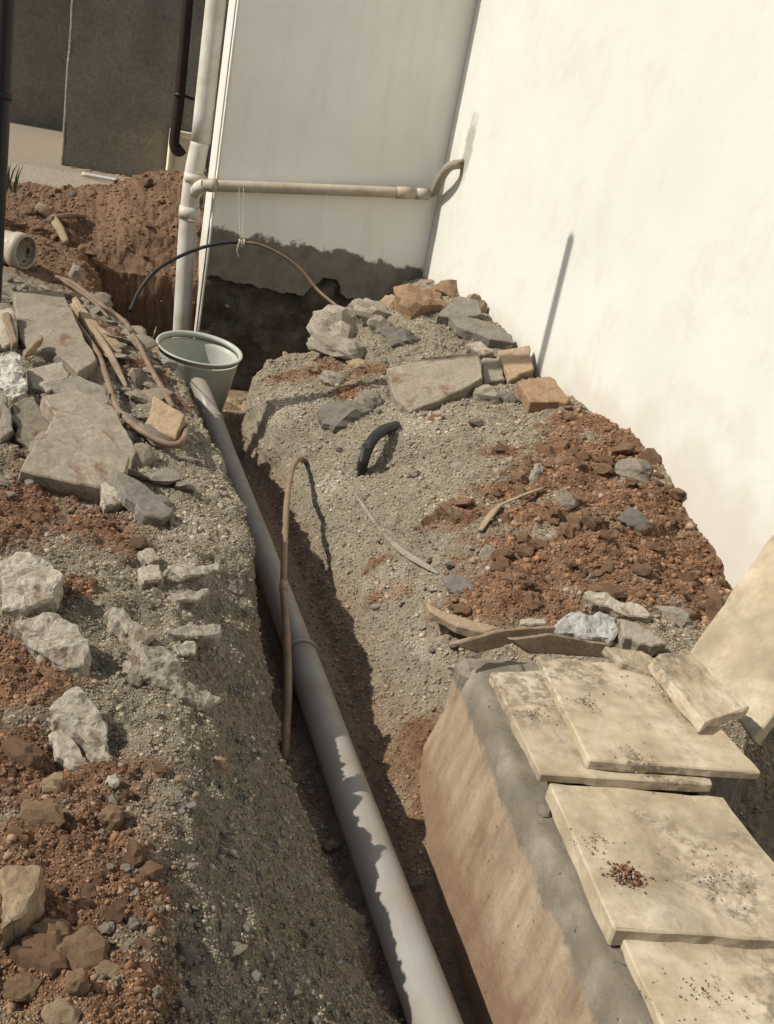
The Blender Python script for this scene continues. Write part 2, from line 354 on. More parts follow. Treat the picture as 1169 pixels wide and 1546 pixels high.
# ------------------------------------------------------------------ the ground: trench, banks, heaps
# stations along the trench: y, then the cross section as 11 (x, z) break points
ST = [
 (-3.0, [(-3,.5),(-.5,.50),(.10,.46),(.40,.28),(.645,.085),(.80,-.055),(1.0,-.05),(1.3,.05),(1.7,.08),(2.07,.10),(3,.1)]),
 (0.6,  [(-3,.5),(-.5,.50),(.12,.46),(.40,.29),(.645,.085),(.80,-.055),(1.0,-.05),(1.3,.05),(1.7,.08),(2.07,.10),(3,.1)]),
 (1.05, [(-3,.5),(-.5,.50),(.14,.46),(.42,.30),(.645,.085),(.80,-.055),(1.0,-.05),(1.3,.05),(1.7,.08),(2.07,.10),(3,.1)]),
 (1.45, [(-3,.5),(-.5,.52),(.24,.485),(.45,.265),(.64,.06),(.80,-.055),(1.0,-.05),(1.3,.05),(1.7,.08),(2.07,.12),(3,.1)]),
 (1.75, [(-3,.5),(-.5,.53),(.27,.50),(.46,.29),(.615,.04),(.80,-.055),(1.0,-.03),(1.3,.08),(1.7,.1),(2.07,.16),(3,.1)]),
 (2.0,  [(-3,.5),(-.5,.53),(.28,.48),(.475,.36),(.59,0),(.82,-.03),(1.0,.10),(1.25,.26),(1.6,.34),(2.07,.32),(3,.3)]),
 (2.4,  [(-3,.5),(-.5,.52),(.36,.45),(.505,.41),(.58,0),(.86,0),(1.02,.15),(1.25,.33),(1.65,.40),(2.07,.34),(3,.3)]),
 (2.9,  [(-3,.5),(-.5,.52),(.40,.455),(.54,.43),(.60,0),(.86,0),(1.0,.15),(1.25,.33),(1.65,.46),(2.07,.53),(3,.5)]),
 (3.4,  [(-3,.5),(-.5,.54),(.36,.47),(.495,.44),(.58,0),(.86,0),(.99,.16),(1.25,.34),(1.65,.48),(2.07,.59),(3,.5)]),
 (3.9,  [(-3,.5),(-.5,.56),(.30,.48),(.44,.45),(.52,0),(.86,0),(.97,.20),(1.22,.36),(1.62,.49),(2.07,.56),(3,.5)]),
 (4.3,  [(-3,.5),(-.5,.56),(.30,.48),(.39,.42),(.46,0),(.80,0),(.88,.30),(1.2,.40),(1.62,.51),(2.07,.58),(3,.5)]),
 (4.7,  [(-3,.5),(-.5,.54),(.24,.47),(.33,.40),(.40,-.03),(.85,0),(.93,.32),(1.3,.46),(1.7,.61),(2.07,.67),(3,.6)]),
 (5.1,  [(-3,.5),(-.5,.52),(.16,.46),(.25,.36),(.32,-.05),(1.02,-.05),(1.18,.12),(1.40,.49),(1.75,.66),(2.07,.70),(3,.6)]),
 (5.6,  [(-3,.5),(-.5,.54),(.10,.47),(.18,.36),(.26,-.18),(1.35,-.18),(1.5,.05),(1.7,.40),(1.88,.62),(2.07,.67),(3,.6)]),
 (6.285, [(-3,.55),(-.5,.56),(.08,.48),(.16,.36),(.22,-.2),(1.6,-.2),(1.75,.05),(1.9,.34),(2.0,.55),(2.07,.60),(3,.6)]),
 (6.31, [(-3,.56),(-.5,.58),(.02,.54),(.15,.42),(.25,.36),(.80,.36),(1.2,.3),(1.5,.3),(1.9,.3),(2.07,.3),(3,.3)]),
 (6.6,  [(-3,.56),(-.5,.60),(.0,.57),(.15,.52),(.30,.56),(.80,.62),(1.2,.5),(1.5,.4),(1.9,.3),(2.07,.3),(3,.3)]),
 (7.2,  [(-3,.58),(-.5,.63),(.0,.62),(.22,.68),(.42,.78),(.80,.86),(1.2,.7),(1.5,.5),(1.9,.4),(2.07,.4),(3,.3)]),
 (7.6,  [(-3,.58),(-.5,.62),(.0,.62),(.30,.70),(.50,.82),(.85,.92),(1.2,.7),(1.5,.5),(1.9,.4),(2.07,.4),(3,.3)]),
 (8.3,  [(-3,.58),(-.5,.60),(.0,.60),(.30,.60),(.50,.61),(.85,.64),(1.2,.6),(1.5,.6),(1.9,.6),(2.07,.6),(3,.6)]),
 (9.0,  [(-3,.60)]+[(x,.60) for x in (-.5,0,.3,.5,.85,1.2,1.5,1.9,2.07,3)]),
]
SY = np.array([s[0] for s in ST]); SX = np.array([[p[0] for p in s[1]] for s in ST]); SZ = np.array([[p[1] for p in s[1]] for s in ST])
def height_grid(xs, ys):
    Z = np.empty((len(ys), len(xs)))
    for i, y in enumerate(ys):
        bx = [np.interp(y, SY, SX[:, k]) for k in range(11)]; bz = [np.interp(y, SY, SZ[:, k]) for k in range(11)]
        Z[i] = np.interp(xs, bx, bz)
    return Z
xs = np.concatenate([[-60, -25, -10, -5, -3, -2, -1.4, -1.0, -.8], np.arange(-.65, 2.35, .0072), [2.5, 3, 5, 10, 25, 60]])
yd = [0.45]
while yd[-1] < 6.9: yd.append(yd[-1] + (.0062 + .0018*max(0, yd[-1]-.6) if not 6.27 < yd[-1] < 6.315 else .0022))
ys = np.concatenate([[-60, -20, -6, -2, -1, -.4, 0, .2, .35], yd, np.arange(7.0, 9.6, .06), [10, 11, 13, 16, 20, 30, 60, 120]])
Z = height_grid(xs, ys)
kern = np.array([1, 2, 3, 2, 1.])/9
core = slice(9, -6)
Zc = Z[:, core]
Zc = sum(kern[k]*np.pad(Zc, ((0, 0), (2, 2)), 'edge')[:, k:k+Zc.shape[1]] for k in range(5))
Zb = sum(kern[k]*np.pad(Zc, ((2, 2), (0, 0)), 'edge')[k:k+Zc.shape[0]] for k in range(5))
Zc = np.where((ys < 5.9)[:, None], Zb, Zc)
Z[:, core] = Zc
lowm = np.clip((4.8-ys)/.3, 0, 1)[:, None]*((xs > .3) & (xs < .735))[None]
Z = Z + lowm*(np.maximum(Z, .026 + .25*np.clip(Z, 0, .1)) - Z)
X, Y = np.meshgrid(xs, ys)
gy, gx = np.gradient(Z, ys, xs)
N = np.stack([-gx, -gy, np.ones_like(Z)], -1); N /= np.linalg.norm(N, axis=-1)[..., None]
Pg = np.stack([X, Y, Z], -1).reshape(-1, 3); Ng = N.reshape(-1, 3)

# colour regions: blobs of red laterite given by what lies where
RED = []   # (x, y, radius, strength)
def _terrain_hit0(px, py):
    d = ray(px, py); t = np.arange(.9, 14, .004); q = O + t[:, None]*d
    zz = np.array([0.0])
    bx = np.stack([np.interp(q[:, 1], SY, SX[:, k]) for k in range(11)], 1); bz = np.stack([np.interp(q[:, 1], SY, SZ[:, k]) for k in range(11)], 1)
    k = (q[:, 0][:, None] > bx).sum(1).clip(1, 10); i = np.arange(len(q))
    x0, x1, z0, z1 = bx[i, k-1], bx[i, k], bz[i, k-1], bz[i, k]
    h = z0 + (z1-z0)*np.clip((q[:, 0]-x0)/np.maximum(x1-x0, 1e-4), 0, 1)
    b = np.nonzero(q[:, 2] < h)[0]
    return q[b[0]] if len(b) else q[-1]
for px, py, r in ((880,640,.13),(925,700,.17),(850,720,.14),(960,780,.20),(1020,850,.20),(900,840,.2),(810,850,.17),(755,890,.12),(700,770,.08),(1000,760,.15),(1055,840,.15),(960,680,.12),(800,790,.1),(840,670,.08),(1040,900,.12),
                  (650,790,.05),(830,910,.10),(950,880,.14),(1050,880,.10),(770,680,.06),(710,910,.05),(760,740,.07),
                  (40,760,.15),(120,800,.14),(60,725,.10),(185,835,.08),(20,800,.12),(50,1030,.10),(30,1000,.1),(60,1200,.13),(90,1290,.12),(140,1400,.10),(60,1440,.14),(20,1150,.1),
                  (60,890,.07),(120,900,.05),(170,1500,.08),(40,1520,.1),(150,1360,.08),(130,1250,.05),(10,1350,.1),
                  (560,560,.10),(480,560,.10),(430,570,.07),(720,505,.09),(530,590,.06),(650,640,.04),(240,650,.08),(220,560,.10),(180,500,.14),(100,420,.15),(250,600,.08),
                  (560,850,.04),(630,1130,.08),(660,1190,.07),(590,890,.05)):
    h = _terrain_hit0(px, py); RED.append((h[0], h[1], r*(1.3 if px > 690 and py > 620 else 1.0)))
RED = np.array(RED)
def red_mask(p):
    p = np.asarray(p); m = np.zeros(len(p))
    wob = fbm(p, 9, 4, .65)*.6
    for x, y, r in RED:
        d = np.hypot(p[:, 0]-x, p[:, 1]-y)/r + wob
        m = np.maximum(m, np.clip((1.35-d)/.75, 0, 1))
    return m
def back_mask(p):   # the brown spoil at the back and in the pit
    a = np.clip((p[:, 1]-5.0 + fbm(p, 3, 2)*.3)/.4, 0, 1)*np.clip((1.0-p[:, 0])/.2, 0, 1)
    b = np.clip((8.05 + fbm(p, 2.5, 2)*.22 - .8*np.clip(-p[:, 0]+.3, 0, .7) - p[:, 1])/.15, 0, 1)
    return a*b
inner = ((Pg[:, 0] > -.7) & (Pg[:, 0] < 2.36) & (Pg[:, 1] > .4) & (Pg[:, 1] < 9.0))
I = np.nonzero(inner)[0]
rm = np.zeros(len(Pg)); bmk = np.zeros(len(Pg)); rm[I] = red_mask(Pg[I]); bmk[I] = back_mask(Pg[I])
D = np.zeros(len(Pg)); pi = Pg[I]
floor = np.clip((.06-pi[:, 2])/.06, 0, 1)
amp = 1 - .6*floor; amp *= np.clip((8.2-pi[:, 1])/.6, .12, 1)
wp_ = pi + .012*np.stack([fbm(pi, 14, 2), fbm(pi+7, 14, 2), fbm(pi+13, 14, 2)], 1)
rl = np.maximum(rm[I], bmk[I]*.7)*(.024*domes(wp_, 17)*(.4+.6*np.clip(fbm(pi+2, 5, 2)+.5, 0, 1)) + .010*domes(wp_, 36, 5) - .008*np.abs(fbm(pi, 40, 3, .6)) - .008)
D[I] = amp*(.028*fbm(pi, 3.3, 3) + .012*fbm(pi, 12, 4, .6) - .009*np.abs(fbm(pi+5, 34, 3, .6)) + .004*fbm(pi, 75, 2)) + amp*rl + amp*np.clip((.85-Ng[I][:, 2])/.4, 0, 1)*(.016*fbm(pi*np.array([2., 2., 14.]), 2.2, 3) + .008*np.abs(fbm(pi, 20, 3)))
Pg = Pg + Ng*D[:, None]
ny, nx = X.shape
idx = np.arange(ny*nx).reshape(ny, nx)
quads = np.stack([idx[:-1, :-1], idx[:-1, 1:], idx[1:, 1:], idx[1:, :-1]], -1).reshape(-1, 4)
def np_mesh(name, V, Fc, col=None):
    me = bpy.data.meshes.new(name); nv, nf = len(V), len(Fc); k = Fc.shape[1]
    me.vertices.add(nv); me.vertices.foreach_set('co', np.ascontiguousarray(V, dtype=np.float32).ravel())
    me.loops.add(nf*k); me.loops.foreach_set('vertex_index', np.ascontiguousarray(Fc, dtype=np.int32).ravel())
    me.polygons.add(nf); me.polygons.foreach_set('loop_start', np.arange(0, nf*k, k, dtype=np.int32))
    me.update(calc_edges=True)
    if col is not None:
        a = me.color_attributes.new('Col', 'FLOAT_COLOR', 'POINT')
        a.data.foreach_set('color', np.concatenate([col, np.ones((nv, 1))], 1).astype(np.float32).ravel())
    me.validate(); return me
def lerp(a, b, t): return a*(1-t[:, None]) + np.asarray(b)*t[:, None]
PALE = [tuple(_terrain_hit0(a, b)[:2]) + (r,) for a, b, r in ((300,800,.12),(325,740,.10),(280,860,.09),(330,690,.08),(300,940,.07),(500,740,.10),(430,610,.14),(560,900,.12),(600,1000,.12),(640,640,.15))]
def earth_colour(p, rmask, bmask):
    n = fbm(p, 5, 4)*.5+.5; n2 = fbm(p+9, 18, 3)*.5+.5
    c = lerp(np.tile([.25, .212, .155], (len(p), 1)), [.335, .29, .215], np.clip(n, 0, 1))
    c = lerp(c, [.185, .145, .10], np.clip(n2-.45, 0, 1)*.9)
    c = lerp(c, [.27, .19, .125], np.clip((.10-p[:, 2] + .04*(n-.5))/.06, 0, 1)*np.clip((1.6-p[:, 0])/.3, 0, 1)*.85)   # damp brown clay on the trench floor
    red = lerp(np.tile([.14, .075, .042], (len(p), 1)), [.28, .165, .098], np.clip(n2, 0, 1))
    c = lerp(c, [0, 0, 0], rmask) + red*rmask[:, None]
    for px_, py_, r_ in PALE: c = lerp(c, [.43, .375, .295], np.clip(1.2-np.hypot(p[:, 0]-px_, p[:, 1]-py_)/r_ - (n-.5)*.6, 0, 1)*.75*(p[:, 2] > .15))
    brn = lerp(np.tile([.15, .085, .046], (len(p), 1)), [.25, .155, .095], np.clip(n2*.6+n*.4, 0, 1))
    c = c*(1-bmask[:, None]) + brn*bmask[:, None]
    sand = np.clip((p[:, 1]-7.4)/.3, 0, 1)*(1-bmask)
    c = lerp(c, [.40, .335, .25], sand)
    return c
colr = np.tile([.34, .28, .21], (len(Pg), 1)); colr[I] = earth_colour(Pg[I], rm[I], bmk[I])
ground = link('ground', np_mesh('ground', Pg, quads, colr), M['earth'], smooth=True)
tag(ground, 'dug up earth with a trench between gravelly banks', 'ground', kind='structure')
BV = BVHTree.FromPolygons([Vector(v) for v in Pg.tolist()], quads.tolist())
def hit(px, py):
    h = BV.ray_cast(Vector(O), Vector(ray(px, py)).normalized())
    return (h[0], h[1]) if h[0] is not None else (aty(px, py, 8), Vector((0, 0, 1)))
def drop(x, y, z=3.0):
    h = BV.ray_cast(Vector((x, y, z)), Vector((0, 0, -1))); return (h[0], h[1]) if h[0] is not None else (Vector((x, y, 0)), Vector((0, 0, 1)))

# ------------------------------------------------------------------ house in the corner
house = tag(empty('white_house', (2.07, 6.0, .3)), 'white painted house walls meeting in a corner behind the rubble', 'house')
me = box_mesh('wall', (2.07, -2.0, -.3), (2.32, 6.8, 4.2), 0); wb = adopt(link('wall', me, M['white_wall']), house); wb['label'] = 'sunlit white long wall'
# wall in shade: a thick plaster coat whose lower edge is broken, over a dark foundation set back
AX0, AX1 = .775, 2.068
prof = [(AX0, .46), (.84, .48), (.90, .455), (1.0, .46), (1.12, .44), (1.22, .435), (1.30, .445), (1.36, .43), (1.40, .49), (1.46, .545), (1.55, .555), (1.575, .52), (1.585, .465), (1.66, .455), (1.75, .435), (1.83, .40), (1.9, .385), (1.98, .40), (AX1, .41)]
fine = []
for (x0, z0), (x1, z1) in zip(prof, prof[1:]):
    for k in range(4): t = k/4; fine.append((x0+(x1-x0)*t, z0+(z1-z0)*t + random.uniform(-.008, .008)))
fine.append(prof[-1])
bm = bmesh.new(); n = len(fine)
lo = [bm.verts.new((x, 6.0, z)) for x, z in fine]; lob = [bm.verts.new((x, 6.09, z+random.uniform(.0, .015))) for x, z in fine]
hi = [bm.verts.new((x, 6.0, 4.2)) for x, z in fine]; hib = [bm.verts.new((x, 6.09, 4.2)) for x, z in fine]
for i in range(n-1):
    bm.faces.new((lo[i], lo[i+1], hi[i+1], hi[i])); bm.faces.new((lob[i+1], lob[i], hib[i], hib[i+1])); bm.faces.new((lo[i+1], lo[i], lob[i], lob[i+1]))
bm.faces.new((lo[0], hi[0], hib[0], lob[0])); bm.faces.new((lo[-1], lob[-1], hib[-1], hi[-1]))
bmesh.ops.recalc_face_normals(bm, faces=bm.faces)
o = adopt(link('wall', bm_mesh('wall', bm), M['shade_wall']), house); o['label'] = 'shaded end wall with broken damp lower edge'
me = box_mesh('wall_core', (AX0+.006, 6.093, -.4), (2.066, 6.47, 4.19), 0); adopt(link('wall_end', me, M['white_wall']), house)
# rough foundation
bm = bmesh.new(); fx = np.linspace(AX0-.005, 2.067, 60); fz = np.linspace(-.4, .60, 46)
gxx, gzz = np.meshgrid(fx, fz); pp = np.stack([gxx.ravel(), np.full(gxx.size, 6.0), gzz.ravel()], 1)
dy = .050 + .05*fbm(pp, 6, 4, .6) - .02*domes(pp, 7, 3)
pp[:, 1] = 6.0 + np.clip(dy, .012, .09)
qi = np.arange(pp.shape[0]).reshape(gxx.shape); fq = np.stack([qi[:-1, :-1], qi[:-1, 1:], qi[1:, 1:], qi[1:, :-1]], -1).reshape(-1, 4)
adopt(link('foundation', np_mesh('foundation', pp, fq), M['foundation'], smooth=True), house)
# plaster bead down the free corner of the end wall
tube('corner_bead', [(AX0-.002, 6.003, .1), (AX0, 5.999, .6), (AX0, 5.999, 1.4), (AX0, 5.999, 4.1)], .006, M['white_pvc'], house, seg=6)

# dark neighbouring buildings
nb = tag(empty('dark_building', (0, 9.4, .6)), 'dark rendered building with a rough pale corner behind the soil heap', 'building')
p0 = aty(95, 250, 9.4)
bm = bmesh.new(); gx_ = np.linspace(p0.x, 6.0, 70); gz_ = np.linspace(.3, 5.0, 60)
A, B = np.meshgrid(gx_, gz_); pp = np.stack([A.ravel(), np.full(A.size, 9.4), B.ravel()], 1)
pp[:, 1] += .02*fbm(pp, 3, 4); pp[:, 0] += np.where(A.ravel() < p0.x+.01, .02*fbm(pp, 5, 3), 0)
qi = np.arange(pp.shape[0]).reshape(A.shape); fq = np.stack([qi[:-1, :-1], qi[:-1, 1:], qi[1:, 1:], qi[1:, :-1]], -1).reshape(-1, 4)
bm.free()
adopt(link('wall', np_mesh('wall', pp, fq), M['dark_render'], smooth=True), nb)
adopt(link('wall_end', box_mesh('wall_end', (p0.x+.004, 9.45, .3), (6.0, 12.0, 5.0), .01), M['dark_render']), nb)
bp_ = [(p0.x-.005+random.uniform(-.003, .003), 9.41, z) for z in np.arange(.5, 5.0, .1)]
tube('corner_bead', bp_, .016, M['dark_render'], nb, seg=8, n=2)
far_y = 13.2
o = link('dark_building', box_mesh('dark_building', (-4.5, far_y, .3), (1.5, far_y+3, 5.2), .02), M['dark_render'])
tag(o, 'smooth dark wall farther back beside the rough corner', 'building')
# narrow ledge of broken cement along the foot of the dark walls
for k in range(16):
    me = rock_mesh('stone', 1, 6, .1, 300+k); o = link('stone', me, M['tan_stone'])
    x = p0.x + .05 + k*.075 + random.uniform(-.03, .03); q, _ = drop(x, 9.33 + random.uniform(-.06, .02)); o.location = q; s = random.uniform(.015, .035); o.scale = (s*1.6, s, s*.7); o.rotation_euler.z = random.uniform(0, 6)
    tag(o, 'small pale stone along the foot of the dark wall', 'stone', 'stones along the foot of the dark wall')

# ------------------------------------------------------------------ covered concrete chamber on the right
BZ = .344
bo = atz(835, 1190, .40); bf = atz(745, 1018, .40); bd = (bf-bo); bd.z = 0; bd.normalize(); bu = Vector((bd.y, -bd.x, 0))
cham = tag(empty('concrete_chamber', (bo.x, bo.y, 0)), 'long cement rendered drain chamber stained with red earth under cover slabs', 'drain chamber')
prof = [(.10, .30), (.10, BZ), (.0, BZ), (-.024, BZ-.002), (-.036, BZ-.012), (-.043, BZ-.035), (-.055, .22), (-.075, .10), (-.095, -.06), (-.10, -.2)]
# resample the profile finely so that the face can be uneven
pr = []
for (a0, z0), (a1, z1) in zip(prof, prof[1:]):
    k = max(1, int(math.hypot(a1-a0, z1-z0)/.012))
    for j in range(k): pr.append((a0+(a1-a0)*j/k, z0+(z1-z0)*j/k))
pr.append(prof[-1])
far_t = (atz(722, 985, BZ)-bo).dot(bd)
ts = np.arange(-1.3, far_t+.001, .02); ts[-1] = far_t
V = []
for t in ts:
    e = max(0, 1-(far_t-t)/.06)      # the far corner is rounded
    for a, z in pr: V.append(bo*1 + bd*(t) + bu*(a + .03*e*e + .036*max(0, 1-(far_t-t)/.55)*max(0, z)/.344) + Vector((0, 0, z-bo.z - (.03*e*e if z > .3 else 0))))
V = np.array([list(v) for v in V]); nr = len(pr)
nrm = np.zeros_like(V)
vv = V.reshape(len(ts), nr, 3); d1 = np.gradient(vv, axis=1); d2 = np.gradient(vv, axis=0); nrm = np.cross(d1, d2); nrm /= np.linalg.norm(nrm, axis=-1)[..., None]+1e-9
V = (vv + nrm*(.0035*fbm(V, 4, 2) + .002*fbm(V, 22, 3) + .0012*fbm(V, 45, 2)).reshape(len(ts), nr, 1)).reshape(-1, 3)
qi = np.arange(len(V)).reshape(len(ts), nr); fq = np.stack([qi[:-1, :-1], qi[1:, :-1], qi[1:, 1:], qi[:-1, 1:]], -1).reshape(-1, 4)
o = link('side_wall', np_mesh('side_wall', V, fq), M['box'], smooth=True); adopt(o, cham)
def bxl(t, a, z): return bo*1 + bd*t + bu*a + Vector((0, 0, z-bo.z))
def quadbox(name, t0, t1, a0, a1, z0, z1, mat, parent, bev=.006):
    me, c = prism_mesh(name, [bxl(t0, a0, z1), bxl(t0, a1, z1), bxl(t1, a1, z1), bxl(t1, a0, z1)], (0, 0, 1), z1-z0, rough=.004, cuts=3, bev=bev, origin=(bo.x, bo.y, 0))
    o = link(name, me, mat); o.location = c; adopt(o, parent); return o
quadbox('end_wall', far_t-.09, far_t-.004, -.03, .44, -.1, BZ-.004, M['box'], cham, .02)
quadbox('side_wall', -1.3, far_t-.10, .30, .37, -.1, BZ-.004, M['box'], cham, .01)
gl = link('mortar', rock_mesh('mortar', 2, 8, .1, 77), M['lime']); gl.location = bxl(.0, -.005, BZ); gl.scale = (.014, .018, .012); adopt(gl, cham)
gl = link('mortar', gl.data, M['lime']); gl.location = atz(932, 1400, BZ); gl.scale = (.016, .014, .010); adopt(gl, cham)

def cover(poly, z, th, label, tilt=(0, 0, 1), name='cover_slab', mat='cover', group='concrete cover slabs on the chamber', rough=.003, jit=.0007, cat='concrete slab'):
    n = Vector(tilt).normalized(); cx = sum(p[0] for p in poly)/len(poly); cy = sum(p[1] for p in poly)/len(poly)
    c = atz(cx, cy, z); pts = [atplane(px, py, c, n) for px, py in poly]
    me, cc = prism_mesh(name, pts, n, th, rough=rough, cuts=4, jit=jit, bev=.003, nsc=14)
    o = link(name, me, M[mat]); o.location = cc; tag(o, label, cat, group); return o
cover([(938,1411),(1262,1434),(1400,1650),(1048,1650)], .366, .022, 'nearest cover slab with grey mould spots, cut off at the photo corner')
cover([(829,1180),(1093,1203),(1262,1425),(928,1402)], .388, .040, 'cover slab carrying a small heap of red crumbs, second from the near end')
cover([(741,1014),(1010,1010),(1078,1184),(816,1168)], .411, .024, 'lower far cover slab lying mostly under another slab')
cover([(812,990),(1000,1008),(1150,1166),(890,1147)], .434, .022, 'upper far cover slab stacked askew with dark mould on its near corners')
# packing block that carries the overhanging upper slab
cover([(1052,1148),(1112,1154),(1119,1172),(1064,1168)], .408, .10, 'dark packing block under the overhanging corner of the upper slab', name='concrete_block', mat='dark_stone', group=None, cat='block')
cover([(984,992),(1036,978),(1132,1068),(1064,1092)], .472, .030, 'short thick slab offcut lying tilted across the far corner of the slabs', tilt=(.15, -.12, 1), group=None, rough=.006)
cover([(914,976),(968,980),(1000,1000),(985,1018),(940,1000)], .452, .022, 'small broken slab piece beside the tilted offcut', tilt=(.05, -.15, 1), group=None, jit=.003, rough=.006)
# big slab leaning on the white wall
A_ = atz(1040, 985, .40); B_ = atz(1137, 1120, .38); n0 = Vector((-.80, -.10, .60)).normalized()
pts = [atplane(px, py, A_, n0) for px, py in ((1041,985),(1137,1118),(1260,960),(1240,700))]
me, cc = prism_mesh('leaning_slab', pts, n0, .035, rough=.004, cuts=4, bev=.004, nsc=12); o = link('leaning_slab', me, M['cover_clean']); o.location = cc
tag(o, 'large beige slab standing on edge and leaning toward the white wall', 'concrete slab')
# thin boards behind the chamber
cover([(680,973),(762,951),(842,946),(836,960),(772,972),(722,986)], .40, .014, 'thin dark board sticking out over the gravel slope beside the chamber', tilt=(.35, -.9, .2), name='board', mat='old_wood', group=None, cat='board')
cover([(772,965),(832,957),(922,973),(917,993),(800,987)], .42, .02, 'weathered board lying behind the far cover slabs', tilt=(.30, -.9, .25), name='board', mat='old_wood', group=None, cat='board')

# ------------------------------------------------------------------ pipes
PX, PZ = .715, .075
mp = tag(empty('drain_pipe', (PX, 2.5, PZ)), 'long grey plastic drain pipe laid along the trench', 'pipe')
jy = atz(466, 990, PZ).y
tube('pipe_length', [(PX+.004, -.4, PZ), (PX+.003, .8, PZ+.002), (PX, 1.8, PZ-.001), (PX, jy+.02, PZ)], .0465, M['grey_pvc'], mp, seg=40, wall=.004)
tube('pipe_length', [(PX, jy, PZ), (PX-.004, 3.2, PZ+.004), (PX-.010, 4.0, PZ+.002), (PX-.016, 4.48, PZ+.012)], .0435, M['grey_pvc'], mp, seg=40, wall=.004)
tube('socket_rim', [(PX, jy-.006, PZ), (PX, jy+.012, PZ)], .0515, M['grey_pvc'], mp, seg=40, n=1)
tube('elbow', [(PX-.015, 4.42, PZ+.008), (PX-.026, 4.54, PZ+.03), (PX-.052, 4.64, PZ+.08), (PX-.075, 4.80, PZ+.115)], .041, M['grey_pvc'], mp, seg=32)
tube('socket_rim', [(PX-.0165, 4.475, PZ+.012), (PX-.0175, 4.505, PZ+.022)], .0465, M['grey_pvc'], mp, seg=32, n=1)

# tub that receives the pipe
tc = Vector((PX-.075, 4.97, -.02)); tub = tag(empty('tub', tc), 'pale grey green round tub at the far end of the grey pipe', 'tub')
tub.rotation_euler = (math.radians(7), math.radians(2), 0)
RT_, HT = .212, .335
pf = [(0, 0), (.148, 0), (.158, .012), (.176, .12), (.196, HT-.035), (.198, HT-.03), (.203, HT-.028), (.207, HT-.004), (RT_, HT-.002), (RT_+.004, HT+.004), (RT_, HT+.009), (.201, HT+.007), (.196, HT-.004), (.188, HT-.06), (.160, .12), (.140, .02), (0, .014)]
def lathe(name, pf, seg=56):
    bm = bmesh.new(); rings = []
    for r, z in pf:
        rings.append([bm.verts.new((0, 0, z))] if r == 0 else [bm.verts.new((r*math.cos(2*math.pi*j/seg), r*math.sin(2*math.pi*j/seg), z)) for j in range(seg)])
    for a, b in zip(rings, rings[1:]):
        for j in range(seg):
            k = (j+1) % seg
            if len(a) == 1: bm.faces.new((a[0], b[j], b[k]))
            elif len(b) == 1: bm.faces.new((a[j], b[0], a[k]))
            else: bm.faces.new((a[j], a[k], b[k], b[j]))
    bmesh.ops.recalc_face_normals(bm, faces=bm.faces)
    return bm_mesh(name, bm)
link('body', lathe('body', pf[:7][:-1] + [(.196, HT-.03), (.190, HT-.06), (.166, .12), (.148, .02), (0, .014)]), M['tub_plastic'], tub, True)
link('rim', lathe('rim', [(.193, HT-.022), (.201, HT-.022), (.203, HT-.006), (.209, HT-.005), (.211, HT+.000), (.209, HT+.004), (.200, HT+.004), (.194, HT-.004), (.191, HT-.024), (.193, HT-.022)]), M['tub_plastic'], tub, True)

# white downpipe on the free end of the shaded wall
dp = tag(empty('downpipe', (.74, 5.88, 0)), 'white plastic downpipe at the free end of the shaded wall', 'downpipe')
dy_ = 6.13; wy = 5.945
q = [aty(333, -60, dy_), aty(329, 0, dy_), aty(303, 215, dy_), aty(284, 340, dy_), aty(279, 420, dy_), aty(272, 540, dy_)]
xm = [p.x for p in q]
tube('pipe_length', [q[0] + (q[0]-q[2])*.8, q[0], q[2]], .054, M['white_pvc'], dp, seg=28)
tube('pipe_length', [aty(303, 212, dy_), aty(291, 272, dy_), q[3], q[4], q[5]], .0515, M['white_pvc'], dp, seg=28)
for a, b, r in (((294,262),(292.5,276),.058), ((286.5,312),(284.5,330),.057), ((288.5,330),(288,333),.060)):
    tube('collar', [aty(*a, dy_), aty(*b, dy_)], r, M['white_pvc'], dp, seg=28, n=1)
tube('branch', [aty(287, 305, dy_), aty(294, 292, dy_-.01), aty(302, 283, dy_-.12), aty(312, 279, wy)], .036, M['white_pvc'], dp, seg=20)

# waste pipe across the shaded wall
wp = tag(empty('waste_pipe', aty(480, 285, wy)), 'stained waste pipe running across the shaded wall to the downpipe', 'pipe')
tube('pipe_length', [aty(306, 279.5, wy), aty(480, 286, wy), aty(640, 292, wy)], .031, M['stained_pvc'], wp, seg=20)
tube('collar', [aty(315, 279.5, wy), aty(327, 280, wy)], .037, M['stained_pvc'], wp, seg=20, n=1)
tube('collar', [aty(598, 290.5, wy), aty(624, 291.5, wy)], .036, M['stained_pvc'], wp, seg=20, n=1)
tube('collar', [aty(628, 292, wy), aty(648, 293, wy)], .035, M['stained_pvc'], wp, seg=20, n=1)
e1 = atx(700, 247, 2.075)
tube('bend', [aty(642, 293, wy), aty(656, 289, wy-.02), aty(667, 267, wy-.16), atx(680, 251, 2.0), e1], .026, M['concrete'], wp, seg=16)

# brown drainpipe on the dark building, with hooked foot
yb = 9.05
bp = tag(empty('brown_drainpipe', aty(268, 225, yb)), 'dark brown drainpipe with a hooked foot on the dark building', 'drainpipe')
tube('pipe_length', [aty(288, -60, yb), aty(284, 0, yb), aty(271, 150, yb), aty(264, 205, yb), aty(264, 222, yb), aty(270, 229, yb), aty(277, 224, yb)], .042, M['brown_paint'], bp, seg=16)
tube('bracket', [aty(264, 142, yb-.03), aty(275, 144, yb-.05), aty(293, 150, yb+.12)], .012, M['brown_paint'], bp, seg=8)
